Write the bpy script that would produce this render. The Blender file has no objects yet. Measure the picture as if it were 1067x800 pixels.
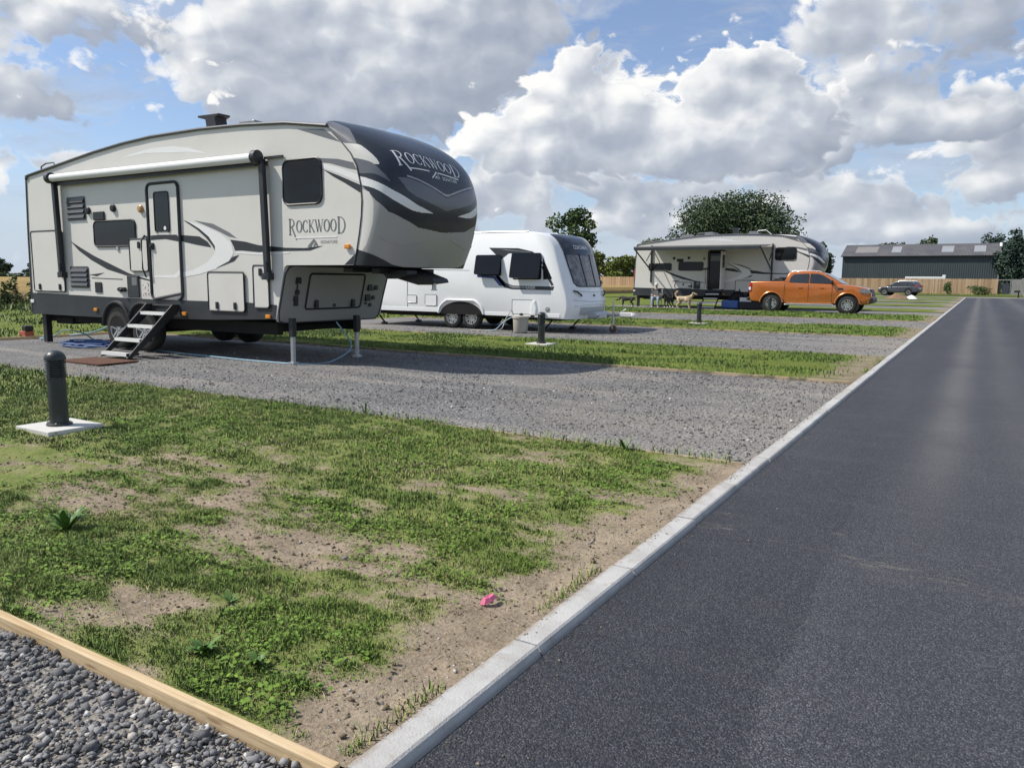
import bpy, bmesh, math, random
import numpy as np
from mathutils import Vector, Matrix
random.seed(7); RNG = np.random.default_rng(11)
scene = bpy.context.scene
col = scene.collection
PI = math.pi

# ------------------------------------------------------------------ tagging
def tag(o, label=None, cat=None, group=None, kind=None):
    if label: o['label'] = label
    if cat: o['category'] = cat
    if group: o['group'] = group
    if kind: o['kind'] = kind
    return o

def empty(name, loc, label, cat, group=None, rz=0.0):
    o = bpy.data.objects.new(name, None)
    o.empty_display_size = 0.2
    col.objects.link(o); o.location = loc; o.rotation_euler = (0, 0, rz)
    return tag(o, label, cat, group)

def copy_tree(o, parent=None):
    c = o.copy(); col.objects.link(c)
    if parent: c.parent = parent
    for ch in list(o.children): copy_tree(ch, c)
    return c

# ------------------------------------------------------------------ mesh builder
class MB:
    def __init__(self, off=(0, 0, 0)):
        self.v = []; self.f = []; self.m = []; self.off = Vector(off); self.mi = 0
    def vert(self, p):
        self.v.append(tuple(Vector(p) + self.off)); return len(self.v) - 1
    def face(self, ids): self.f.append(tuple(ids)); self.m.append(self.mi)
    def mat(self, i): self.mi = i; return self
    def poly(self, pts): self.face([self.vert(p) for p in pts]); return self
    def box(self, a, b):
        (x0, y0, z0), (x1, y1, z1) = a, b
        i = [self.vert(p) for p in ((x0,y0,z0),(x1,y0,z0),(x1,y1,z0),(x0,y1,z0),(x0,y0,z1),(x1,y0,z1),(x1,y1,z1),(x0,y1,z1))]
        for q in ((0,3,2,1),(4,5,6,7),(0,1,5,4),(1,2,6,5),(2,3,7,6),(3,0,4,7)): self.face([i[k] for k in q])
        return self
    def bar(self, p0, p1, w, h, up=(0, 0, 1)):
        p0, p1, up = Vector(p0), Vector(p1), Vector(up)
        d = (p1 - p0).normalized(); s = d.cross(up)
        if s.length < 1e-4: s = d.cross(Vector((1, 0, 0)))
        s.normalize(); u = s.cross(d).normalized()
        r = []
        for p in (p0, p1):
            r.append([self.vert(p + s*a*w/2 + u*b*h/2) for a, b in ((-1,-1),(1,-1),(1,1),(-1,1))])
        for k in range(4): self.face((r[0][k], r[0][(k+1)%4], r[1][(k+1)%4], r[1][k]))
        self.face(r[0][::-1]); self.face(r[1]); return self
    def cyl(self, p0, p1, r0, r1=None, n=16, cap=True):
        r1 = r0 if r1 is None else r1
        p0, p1 = Vector(p0), Vector(p1); d = (p1-p0).normalized()
        a = d.cross(Vector((0, 0, 1)))
        if a.length < 1e-4: a = Vector((1, 0, 0))
        a.normalize(); b = d.cross(a)
        R = []
        for p, r in ((p0, r0), (p1, r1)):
            R.append([self.vert(p + (a*math.cos(2*PI*k/n) + b*math.sin(2*PI*k/n))*r) for k in range(n)])
        for k in range(n): self.face((R[0][k], R[0][(k+1)%n], R[1][(k+1)%n], R[1][k]))
        if cap: self.face(R[0][::-1]); self.face(R[1])
        return self
    def lathe(self, c, axis, prof, n=24):
        """prof: list of (distance along axis, radius)."""
        c, d = Vector(c), Vector(axis).normalized()
        a = d.cross(Vector((0, 0, 1)))
        if a.length < 1e-4: a = Vector((1, 0, 0))
        a.normalize(); b = d.cross(a); R = []
        for t, r in prof:
            R.append([self.vert(c + d*t + (a*math.cos(2*PI*k/n) + b*math.sin(2*PI*k/n))*max(r, 1e-4)) for k in range(n)])
        for i in range(len(R)-1):
            for k in range(n): self.face((R[i][k], R[i][(k+1)%n], R[i+1][(k+1)%n], R[i+1][k]))
        self.face(R[0][::-1]); self.face(R[-1]); return self
    def tube(self, pts, r, n=8):
        pts = [Vector(p) for p in pts]; R = []
        rr = r if isinstance(r, (list, tuple)) else [r]*len(pts)
        for i, p in enumerate(pts):
            d = (pts[min(i+1, len(pts)-1)] - pts[max(i-1, 0)]).normalized()
            a = d.cross(Vector((0, 0.02, 1)))
            if a.length < 1e-3: a = Vector((1, 0, 0))
            a.normalize(); b = d.cross(a)
            R.append([self.vert(p + (a*math.cos(2*PI*k/n) + b*math.sin(2*PI*k/n))*rr[i]) for k in range(n)])
        for i in range(len(R)-1):
            for k in range(n): self.face((R[i][k], R[i][(k+1)%n], R[i+1][(k+1)%n], R[i+1][k]))
        self.face(R[0][::-1]); self.face(R[-1]); return self
    def prism(self, pts, y0, y1):
        """pts: (x,z) outline, extruded from y0 to y1."""
        A = [self.vert((x, y0, z)) for x, z in pts]; B = [self.vert((x, y1, z)) for x, z in pts]
        n = len(pts); self.face(A); self.face(B[::-1])
        for k in range(n): self.face((A[(k+1)%n], A[k], B[k], B[(k+1)%n]))
        return self
    def grid(self, fn, nu, nv, flip=False):
        I = [[self.vert(fn(i/nu, j/nv)) for j in range(nv+1)] for i in range(nu+1)]
        for i in range(nu):
            for j in range(nv):
                q = (I[i][j], I[i+1][j], I[i+1][j+1], I[i][j+1]); self.face(q[::-1] if flip else q)
        return self
    def pieces(self):
        """loose islands, those whose boxes touch kept together -> list of MB"""
        p = list(range(len(self.v)))
        def find(i):
            while p[i] != i: p[i] = p[p[i]]; i = p[i]
            return i
        for f in self.f:
            for a in f[1:]: p[find(a)] = find(f[0])
        box = {}
        for i, v in enumerate(self.v):
            r = find(i); b = box.setdefault(r, [list(v), list(v)])
            for k in range(3): b[0][k] = min(b[0][k], v[k]); b[1][k] = max(b[1][k], v[k])
        ks = list(box); e = .002
        for i, a in enumerate(ks):
            for c in ks[i+1:]:
                if all(box[a][0][k] <= box[c][1][k]+e and box[c][0][k] <= box[a][1][k]+e for k in range(3)): p[find(a)] = find(c)
        out = {}
        for f, m in zip(self.f, self.m):
            o = out.setdefault(find(f[0]), (MB(), {})); o[0].f.append(f); o[0].m.append(m)
        for mb_, _ in out.values():
            mp = {}
            for f in mb_.f:
                for a in f:
                    if a not in mp: mp[a] = len(mb_.v); mb_.v.append(self.v[a])
            mb_.f = [tuple(mp[a] for a in f) for f in mb_.f]
        return [m for m, _ in out.values()]
    def build_each(self, name, mats, parent=None, **kw):
        return [q.build(name, mats, parent, **kw) for q in self.pieces()]
    def build(self, name, mats, parent=None, smooth=False, bevel=0, seg=2, angle=None, fix=True):
        me = bpy.data.meshes.new(name); me.from_pydata(self.v, [], self.f)
        mats = mats if isinstance(mats, (list, tuple)) else [mats]
        for m in mats: me.materials.append(m)
        me.polygons.foreach_set('material_index', self.m)
        if fix:
            bm = bmesh.new(); bm.from_mesh(me); bmesh.ops.recalc_face_normals(bm, faces=bm.faces); bm.to_mesh(me); bm.free()
        o = bpy.data.objects.new(name, me); col.objects.link(o)
        if parent: o.parent = parent
        if smooth:
            me.polygons.foreach_set('use_smooth', [True]*len(me.polygons))
            me.set_sharp_from_angle(angle=math.radians(angle or 35))
        if bevel:
            b = o.modifiers.new('bevel', 'BEVEL'); b.width = bevel; b.segments = seg; b.limit_method = 'ANGLE'; b.angle_limit = math.radians(35)
        me.update(); return o

def rrect(x0, x1, z0, z1, r, n=4):
    out = []
    for cx, cz, a0 in ((x1-r, z0+r, -90), (x1-r, z1-r, 0), (x0+r, z1-r, 90), (x0+r, z0+r, 180)):
        for k in range(n+1):
            a = math.radians(a0 + 90*k/n); out.append((cx + r*math.cos(a), cz + r*math.sin(a)))
    return out

def catmull(pts, n=8):
    P = [np.array(p, float) for p in pts]; P = [2*P[0]-P[1]] + P + [2*P[-1]-P[-2]]; out = []
    for i in range(1, len(P)-2):
        a, b, c, d = P[i-1:i+3]
        for k in range(n):
            t = k/n; out.append(.5*((2*b)+(-a+c)*t+(2*a-5*b+4*c-d)*t*t+(-a+3*b-3*c+d)*t**3))
    out.append(P[-2]); return [tuple(float(x) for x in q) for q in out]

def raw_mesh(name, V, F, mats, mi=None, attr=None, smooth=False):
    """fast numpy mesh: V (n,3), F (m,k)"""
    me = bpy.data.meshes.new(name); k = F.shape[1]
    me.vertices.add(len(V)); me.vertices.foreach_set('co', V.astype(np.float32).ravel())
    me.loops.add(F.size); me.loops.foreach_set('vertex_index', F.astype(np.int32).ravel())
    me.polygons.add(len(F)); me.polygons.foreach_set('loop_start', np.arange(0, F.size, k, dtype=np.int32))
    me.polygons.foreach_set('loop_total', np.full(len(F), k, dtype=np.int32))
    for m in (mats if isinstance(mats, (list, tuple)) else [mats]): me.materials.append(m)
    if mi is not None: me.polygons.foreach_set('material_index', mi.astype(np.int32))
    if smooth: me.polygons.foreach_set('use_smooth', np.ones(len(F), dtype=bool))
    me.update(calc_edges=True)
    if attr:
        for nm, a in attr.items():
            at = me.attributes.new(nm, 'FLOAT', 'POINT'); at.data.foreach_set('value', a.astype(np.float32))
    me.validate()
    o = bpy.data.objects.new(name, me); col.objects.link(o); return o

# ------------------------------------------------------------------ node expressions
class NT:
    def __init__(self, tree): self.t = tree
    def n(self, typ, **kw):
        nd = self.t.nodes.new(typ)
        for k, v in kw.items(): setattr(nd, k, v)
        return nd
    def link(self, a, b): self.t.links.new(a, b)
    def put(self, sock, val):
        if isinstance(val, X): self.link(val.s, sock)
        elif isinstance(val, bpy.types.NodeSocket): self.link(val, sock)
        elif hasattr(val, '__len__') and len(val) == 3 and sock.type == 'RGBA': sock.default_value = (*val, 1)
        else: sock.default_value = val
    def m(self, op, *a, clamp=False):
        nd = self.n('ShaderNodeMath', operation=op, use_clamp=clamp)
        for i, x in enumerate(a): self.put(nd.inputs[i], x)
        return X(self, nd.outputs[0])
    def vm(self, op, *a):
        nd = self.n('ShaderNodeVectorMath', operation=op)
        for i, x in enumerate(a): self.put(nd.inputs[i], x)
        return X(self, nd.outputs['Value' if op in ('DOT_PRODUCT', 'LENGTH') else 'Vector'])
    def step(self, x, a, b, lo=0., hi=1.):
        nd = self.n('ShaderNodeMapRange', interpolation_type='SMOOTHSTEP')
        for i, v in enumerate((x, a, b, lo, hi)): self.put(nd.inputs[i], v)
        return X(self, nd.outputs[0])
    def mix(self, f, a, b, mode='MIX'):
        nd = self.n('ShaderNodeMix', data_type='RGBA', blend_type=mode)
        self.put(nd.inputs[0], f); self.put(nd.inputs[6], a); self.put(nd.inputs[7], b)
        return X(self, nd.outputs[2])
    def noise(self, vec, scale, detail=4, rough=.5, dist=0., out=0):
        nd = self.n('ShaderNodeTexNoise'); self.put(nd.inputs['Vector'], vec)
        nd.inputs['Scale'].default_value = scale; nd.inputs['Detail'].default_value = detail
        nd.inputs['Roughness'].default_value = rough; nd.inputs['Distortion'].default_value = dist
        return X(self, nd.outputs[out])
    def voro(self, vec, scale, feature='F1', out='Distance', smooth=.5, rand=1.):
        nd = self.n('ShaderNodeTexVoronoi', feature=feature); self.put(nd.inputs['Vector'], vec)
        nd.inputs['Scale'].default_value = scale; nd.inputs['Randomness'].default_value = rand
        if feature == 'SMOOTH_F1': nd.inputs['Smoothness'].default_value = smooth
        return X(self, nd.outputs[out])
    def sep(self, v):
        nd = self.n('ShaderNodeSeparateXYZ'); self.put(nd.inputs[0], v)
        return [X(self, o) for o in nd.outputs]
    def comb(self, *a):
        nd = self.n('ShaderNodeCombineXYZ')
        for i, x in enumerate(a): self.put(nd.inputs[i], x)
        return X(self, nd.outputs[0])
    def ramp(self, x, stops, interp='LINEAR'):
        nd = self.n('ShaderNodeValToRGB'); self.put(nd.inputs[0], x); r = nd.color_ramp; r.interpolation = interp
        while len(r.elements) < len(stops): r.elements.new(.5)
        for e, (p, c) in zip(r.elements, stops):
            e.position = p; e.color = (*c, 1) if hasattr(c, '__len__') else (c, c, c, 1)
        return X(self, nd.outputs[0])
class X:
    def __init__(self, T, s): self.T, self.s = T, s
    def __add__(self, o): return self.T.m('ADD', self, o)
    __radd__ = __add__
    def __sub__(self, o): return self.T.m('SUBTRACT', self, o)
    def __rsub__(self, o): return self.T.m('SUBTRACT', o, self)
    def __mul__(self, o): return self.T.m('MULTIPLY', self, o)
    __rmul__ = __mul__
    def __truediv__(self, o): return self.T.m('DIVIDE', self, o)

def mat(name, fn=None, color=(.5, .5, .5), rough=.6, metal=0., spec=.5, coat=0., bump=0., **kw):
    """fn(T, P, bsdf): T node helper, P object-space position -> may return (color, rough, height)"""
    m = bpy.data.materials.new(name); m.use_nodes = True
    T = NT(m.node_tree); b = m.node_tree.nodes['Principled BSDF']
    b.inputs['Base Color'].default_value = (*color, 1); b.inputs['Roughness'].default_value = rough
    b.inputs['Metallic'].default_value = metal; b.inputs['Specular IOR Level'].default_value = spec
    b.inputs['Coat Weight'].default_value = coat; b.inputs['Coat Roughness'].default_value = .08
    for k, v in kw.items(): T.put(b.inputs[k], v)
    if fn:
        P = X(T, T.n('ShaderNodeTexCoord').outputs['Object'])
        r = fn(T, P, b) or {}
        if 'color' in r: T.put(b.inputs['Base Color'], r['color'])
        if 'rough' in r: T.put(b.inputs['Roughness'], r['rough'])
        if 'height' in r:
            bp = T.n('ShaderNodeBump'); bp.inputs['Distance'].default_value = r.get('dist', .01)
            bp.inputs['Strength'].default_value = r.get('strength', 1.)
            T.put(bp.inputs['Height'], r['height']); T.link(bp.outputs[0], b.inputs['Normal'])
    return m

def paint(name, c, rough=.35, dirt=.12, coat=.3, metal=0., scale=1.3):
    """painted panel: faint mottling, and road dust that thickens toward the ground"""
    def fn(T, P, b):
        n = T.noise(P, scale, 5, .6); n2 = T.noise(P, 14, 3, .6)
        z = T.sep(P)[2]
        low = T.step(z, 1.3, .2) * .8
        f = T.step(n, .4, .75) * dirt + low * n2 * dirt * 1.4
        cc = T.mix(f, c, (.30, .26, .21))
        return dict(color=cc, rough=rough + n2*.12)
    return mat(name, fn, coat=coat, metal=metal)

# ------------------------------------------------------------------ camera
cam = bpy.data.cameras.new('camera'); camo = bpy.data.objects.new('camera', cam); col.objects.link(camo)
cam.sensor_fit = 'HORIZONTAL'; cam.sensor_width = 36; cam.lens = 26.89; cam.clip_end = 6000; cam.clip_start = .05
camo.matrix_world = Matrix(((.8538, -.0776, .5148, 0), (.5206, .1101, -.8466, 0), (.0090, .9909, .1345, 1.36), (0, 0, 0, 1)))
scene.camera = camo
scene.view_settings.view_transform = 'Standard'; scene.view_settings.look = 'None'; scene.view_settings.exposure = 0
try:
    scene.cycles.max_bounces = 6; scene.cycles.transparent_max_bounces = 8; scene.cycles.use_denoising = True
except Exception: pass

# ------------------------------------------------------------------ sun
SUN_EL = math.radians(50); SD = Vector((-.86, -.51, 0)).normalized()   # towards the sun on the ground plane
sunv = Vector((SD.x*math.cos(SUN_EL), SD.y*math.cos(SUN_EL), math.sin(SUN_EL)))
sl = bpy.data.lights.new('sun', 'SUN'); sl.energy = 5.0; sl.angle = math.radians(.55); sl.color = (1, .95, .87)
so = bpy.data.objects.new('sun', sl); col.objects.link(so); so.rotation_euler = sunv.to_track_quat('Z', 'Y').to_euler()
# ------------------------------------------------------------------ sky: Nishita + cumulus
world = bpy.data.worlds.new("World"); scene.world = world; world.use_nodes = True
try: world.cycles.sampling_method = 'MANUAL'; world.cycles.sample_map_resolution = 256
except Exception: pass
wt = world.node_tree
for n_ in list(wt.nodes): wt.nodes.remove(n_)
T = NT(wt)
sky = T.n('ShaderNodeTexSky', sky_type='NISHITA'); sky.sun_disc = False
sky.sun_elevation = SUN_EL; sky.sun_rotation = math.atan2(SD.x, SD.y); sky.air_density = 1.0; sky.dust_density = .6; sky.ozone_density = 2.0
D0 = T.vm('NORMALIZE', X(T, T.n('ShaderNodeTexCoord').outputs['Generated']))
# cumulus in three depths: azimuth (rad, from the middle of the view), elevation, half widths
BACK = [(-.42,.10,.12,.022),(-.28,.13,.07,.02),(.32,.125,.06,.018),(-.02,.135,.05,.022),(.20,.065,.10,.016),(.42,.055,.08,.014),(.58,.15,.05,.03),(-.20,.07,.12,.015),(.145,.10,.062,.024),(.21,.107,.055,.024),(.405,.10,.055,.024),(.46,.085,.05,.022),(.03,.095,.018,.032),(.35,.09,.045,.018),(.09,.125,.05,.02),(.50,.055,.07,.014),(.555,.11,.05,.022),(.27,.075,.06,.016),
        (-.56,.19,.055,.036),(-.51,.272,.12,.032),(-.47,.125,.10,.018),(.515,.195,.032,.013),(.55,.155,.04,.015),(.60,.20,.06,.03),(-.05,.10,.06,.02),
        (.9,.2,.25,.08),(-1.0,.18,.28,.07),(-1.5,.3,.3,.12),(2.2,.25,.5,.11),(3.0,.15,.5,.07),(-2.4,.2,.5,.09)]
MID = [(.50,.285,.12,.045),(.38,.29,.05,.025),(-.345,.275,.052,.055),(-.27,.27,.105,.07),(-.155,.28,.12,.06),(-.04,.305,.105,.055),(-.235,.21,.12,.032),(-.10,.232,.105,.042),(-.33,.225,.05,.04),
       (.416,.22,.055,.028),(.425,.172,.042,.024),(.375,.15,.028,.02),(.47,.18,.075,.024),(.54,.17,.05,.02)]
FRONT = [(.079,.245,.034,.042),(.050,.205,.052,.038),(.0,.166,.066,.033),(.088,.168,.068,.046),(.126,.198,.03,.036),
         (.155,.19,.022,.026),(.185,.165,.03,.03),(.266,.237,.042,.034),(.232,.205,.032,.032),(.312,.226,.056,.038),(.274,.175,.095,.048),(.222,.148,.045,.026),(.348,.163,.047,.034)]
FW = (-.520, .854, 0); RT = (.854, .520, 0)
f_ = T.vm('DOT_PRODUCT', D0, FW); r_ = T.vm('DOT_PRODUCT', D0, RT); z_ = T.sep(D0)[2]
az = T.m('ARCTAN2', r_, f_); el = T.m('ARCSINE', z_)
def masses(L):
    tot = None
    for a, e, sa, se in L:
        u = (az - a) * (1/sa); v = (el - e) * (1/se)
        g = T.m('EXPONENT', T.m('MULTIPLY_ADD', u, u, v*v) * -.9)
        side = T.m('MULTIPLY_ADD', v, .62, u * -.48)
        if tot is None: tot = g; sh = g * side
        else: tot = tot + g; sh = T.m('MULTIPLY_ADD', g, side, sh)
    return T.m('MINIMUM', tot, 1.3), T.m('DIVIDE', sh, T.m('ADD', tot, .12))
def warped(d, off):
    sv = T.vm('ADD', T.vm('MULTIPLY', d, (1, 1, 1.35)), off)
    warp = T.noise(sv, 9., 3, .55, out=1)
    return T.vm('ADD', sv, T.vm('MULTIPLY', T.vm('SUBTRACT', warp, (.5, .5, .5)), (.075, .075, .075)))
UP = T.vm('NORMALIZE', T.vm('ADD', D0, (-.016*RT[0], -.016*RT[1], .020)))
ns = []
for off in ((0, 0, 0), (3.1, 1.7, .6)):
    w0 = warped(D0, off); w1 = warped(UP, off)
    vor = (.5 - T.voro(w0, 26.)); fb = T.noise(w0, 10.5, 9, .63) - .5
    full = fb*2.6 + vor*.62 + (.48 - T.voro(w0, 55.))*.36
    lo0 = T.noise(w0, 7., 4, .52)*1.3 + vor*.28; lo1 = T.noise(w1, 7., 4, .52)*1.3 + (.5 - T.voro(w1, 26.))*.28
    ns.append((full, lo0 - lo1, fb))
def layer(L, n, under, amp=.62, thr=.46, dim=0., soft=.11):
    tot, side = masses(L); dens = tot + n[0]*amp - thr
    al = T.step(dens, -.04, soft)
    lum = .44 - dim + side*.50 + n[1]*.95 + n[2]*.45 + T.step(dens, .30, .0)*.24
    sh = T.ramp(lum, [(0., (.33, .38, .47)), (.28, (.43, .475, .56)), (.50, (.58, .62, .685)), (.68, (.84, .855, .875)), (.84, (1.03, 1.02, 1.0))])
    return T.mix(al*.95, under, sh)
# thin high veil, a broken deck of soft grey cloud behind the cumulus, and the paler air low down
vd = T.vm('MULTIPLY', D0, (1, 1, 3.4))
skyc = T.vm('MULTIPLY', X(T, sky.outputs[0]), (.12, .128, .145))
veil = T.step(T.noise(vd, 3.2, 7, .62, .6), .34, .70)
deck = T.noise(T.vm('ADD', vd, (4., 2., 1.)), 5.5, 8, .62, .35)
deck_a = T.step(deck, .47, .66)
deck_c = T.ramp(T.noise(T.vm('ADD', vd, (4., 2., 1.04)), 5.5, 8, .62, .35) - deck + .5, [(.40, (.44, .50, .60)), (.5, (.54, .60, .69)), (.60, (.74, .77, .82))])
hz = T.step(el, .20, -.02)
base = T.mix(T.m('MAXIMUM', veil * .62, .16), skyc, (.54, .61, .73))
base = T.mix(hz * .6, base, (.55, .65, .79))
base = T.mix(deck_a * .62, base, deck_c)
outc = layer(BACK, ns[1], base, 1.15, .40, -.02, .34)
outc = layer(MID, ns[0], outc, 1.05, .42, .02, .34)
outc = layer(FRONT, ns[1], outc, .95, .46, -.05, .15)
outc = T.mix(T.step(el, .10, -.01) * .45, outc, (.56, .65, .77))
bg = T.n('ShaderNodeBackground'); T.put(bg.inputs[0], outc); bg.inputs[1].default_value = 1.0
T.link(bg.outputs[0], T.n('ShaderNodeOutputWorld').inputs[0])
# ------------------------------------------------------------------ numpy value noise
def vnoise(x, y, s, seed):
    g = np.random.default_rng(seed).random((256, 256)); X_, Y_ = x*s + 1000, y*s + 1000
    i, j = np.floor(X_).astype(int), np.floor(Y_).astype(int); u, v = X_-i, Y_-j
    u = u*u*(3-2*u); v = v*v*(3-2*v); i %= 256; j %= 256; i1, j1 = (i+1) % 256, (j+1) % 256
    return (g[i, j]*(1-u)+g[i1, j]*u)*(1-v) + (g[i, j1]*(1-u)+g[i1, j1]*u)*v
def fbm(x, y, s, seed, o=5, r=.55):
    t = 0; a = 1; n = 0
    for k in range(o): t = t + a*vnoise(x, y, s*2**k, seed+k); n += a; a *= r
    return t/n
BARE = [(-4.4,3.06,.45),(-4.6,2.54,.3),(-3.98,3.34,.4),(-2.9,2.8,.3),(-2.71,2.43,.28),(-3.28,2.55,.28),(-3.09,1.85,.25),(-3.5,1.78,.15),(-2.38,2.87,.25),(-1.82,2.38,.26),(-1.65,2.48,.25),(-1.5,1.65,.22),(-1.77,3.82,.28),(-1.72,3.38,.2),(-2.64,3.95,.3),(-2.94,5.24,.3),(-1.73,4.97,.35),(-2.18,2.37,.22),(-1.5,3.0,.25),(-1.66,1.63,.15),(-2.85,1.84,.15),(-5.92,2.86,.5),(-3.02,4.79,.25),(-1.5,2.1,.2),(-1.5,4.3,.25)]
LUSH = [(-4.12,2.19,.35),(-3.61,1.71,.2),(-3.76,3.64,.3),(-3.63,4.39,.4),(-1.92,3.43,.2),(-1.87,2.97,.2),(-2.59,3.39,.3),(-2.09,2.1,.15),(-1.72,2.0,.12),(-2.21,1.66,.16),(-2.28,2.08,.15),(-3.25,2.09,.2),(-2.66,2.32,.14),(-8.5,5.1,.8),(-5.89,4.74,.8),(-3.56,5.04,.5),(-2.17,5.0,.3),(-1.78,1.66,.13),(-8.4,4.4,.8),(-2.06,1.83,.13),(-2.58,1.5,.12),(-2.28,4.61,.3)]
def cover1(x, y):
    c = fbm(x*.8, y*1.3, 2.6, 3, 5, .72)*1.1 + fbm(x*.5, y*1.6, 8., 23, 3)*.55 - .79
    for a, b, r in BARE: c = c - .21*np.exp(-((x-a)**2*.7+(y-b)**2*1.3)/r**2)
    for a, b, r in LUSH: c = c + .24*np.exp(-((x-a)**2*.8+(y-b)**2*1.2)/r**2)
    c = c + .08*np.clip((-x-4.5)/4, 0, 1) + .05*np.clip((y-3.6)/1.5, 0, 1)
    c = c - .50*np.exp(-((x+1.42)/.20)**2) - .14*np.exp(-((x+1.42)/.55)**2)
    return np.clip(.70 + c*2.0, 0, 1)
def height1(x, y):
    return (fbm(x, y, 1.1, 41, 4)-.5)*.07 + (fbm(x, y, 9., 51, 4, .6)-.5)*.035 + cover1(x, y)*.012 - .006

# ------------------------------------------------------------------ materials
def soil_grass(T, P, cov):
    n = T.noise(P, 3.5, 6, .65); f = T.noise(P, 60, 4, .6); g = T.noise(P, 22, 5, .7)
    soil = T.ramp(f*.5+n*.5, [(.28, (.13, .103, .072)), (.48, (.265, .21, .15)), (.62, (.375, .305, .222)), (.8, (.47, .40, .305))])
    peb = T.voro(P, 42, out='Color'); pd = T.voro(P, 42)
    pm_ = T.step(pd, .30, .18) * T.step(T.sep(peb)[0], .72, .80)
    soil = T.mix(pm_, soil, T.ramp(T.sep(peb)[1], [(0, (.16, .15, .14)), (.6, (.34, .31, .27)), (1, (.6, .56, .5))]))
    grass = T.ramp(g*.6+n*.4, [(.25, (.085, .125, .026)), (.45, (.14, .185, .043)), (.62, (.21, .23, .068)), (.82, (.31, .27, .135))])
    c = T.mix(cov, soil, grass)
    return c, f*.4 + g*.6 + pm_*.35
def m_near(T, P, b):
    a = T.n('ShaderNodeAttribute', attribute_name='cover'); cov = X(T, a.outputs['Fac'])
    e = T.step(cov + (T.noise(P, 30, 4, .7)-.5)*1.0, .12, .80)
    c, h = soil_grass(T, P, e*.9)
    return dict(color=c, height=h, dist=.02)
M_verge_near = mat('verge_near', m_near, rough=.95, spec=.1)
def m_verge(T, P, b):
    x, y, z = T.sep(P)
    n = T.noise(P, .9, 5, .6)
    edge = T.step(x + (T.noise(P, 1.6, 4, .6)-.5)*1.5, -2.25, -1.75)
    bald = T.step(T.noise(T.vm('MULTIPLY', P, (.8, 1.2, 1)), 2.4, 6, .68), .58, .72)
    g = T.noise(P, 9, 6, .75)
    c, h = soil_grass(T, P, 1.0 - T.m('MAXIMUM', edge*.85, bald*.55))
    grass = T.ramp(g*.55+n*.45, [(.25, (.075, .10, .021)), (.45, (.125, .160, .032)), (.62, (.18, .21, .052)), (.8, (.26, .24, .10))])
    cc = T.mix(T.m('MAXIMUM', edge, bald*.55), grass, c)
    return dict(color=cc, height=h, dist=.04)
M_verge = mat('verge_grass', m_verge, rough=.95, spec=.1)
def m_gravel(T, P, b):
    warm = T.noise(P, .35, 4, .5); big = T.noise(T.vm('MULTIPLY', P, (.6, 1.5, 1)), 1.3, 5, .6)
    s = T.voro(P, 38, out='Color'); d = T.voro(P, 38); d2 = T.voro(P, 90); s2 = T.voro(P, 90, out='Color')
    v = T.sep(s)[0]*.5 + T.sep(s2)[0]*.5
    c = T.ramp(v*.7 + big*.45, [(.15, (.085, .083, .083)), (.42, (.175, .172, .17)), (.62, (.26, .255, .25)), (.82, (.36, .35, .335)), (1, (.54, .52, .48))])
    c = T.mix(T.step(d, .25, .60)*.5, c, (.05, .05, .05))
    c = T.mix(T.step(warm, .48, .72)*.45, c, (.30, .26, .205))
    x, y, z = T.sep(P); tr = T.noise(T.vm('MULTIPLY', P, (.12, 1.1, 1)), 1.4, 5, .6)
    c = T.mix(T.step(tr, .50, .70)*.40, c, (.36, .325, .275)); c = T.mix(T.step(tr, .46, .30)*.30, c, (.09, .09, .092))
    c = T.mix(T.step(x + (big-.5)*2.4, -4.2, -1.6)*.30, c, (.36, .32, .26))
    return dict(color=c, height=(1-d)*.7 + (1-d2)*.3, dist=.018)
M_gravel = mat('gravel', m_gravel, rough=.9, spec=.2)
def m_stone(T, P, b):
    r = X(T, T.n('ShaderNodeNewGeometry').outputs['Random Per Island'])
    n = T.noise(P, 90, 4, .6)
    c = T.ramp(r, [(0, (.075, .074, .076)), (.4, (.135, .133, .135)), (.72, (.215, .21, .208)), (.90, (.32, .31, .30)), (.94, (.38, .33, .27)), (1, (.68, .66, .63))])
    c = T.mix(n*.5, c, T.mix(.5, c, (.26, .255, .25)))
    return dict(color=c, height=n, dist=.003)
M_stone = mat('crushed_stone', m_stone, rough=.85, spec=.25)
def m_clod(T, P, b):
    r = X(T, T.n('ShaderNodeNewGeometry').outputs['Random Per Island'])
    c = T.ramp(r, [(0, (.10, .08, .055)), (.5, (.2, .155, .105)), (.8, (.28, .225, .16)), (.93, (.2, .2, .19)), (1, (.5, .47, .42))])
    return dict(color=c, height=T.noise(P, 120, 4), dist=.003)
M_clod = mat('soil_clod', m_clod, rough=.95, spec=.1)
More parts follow.
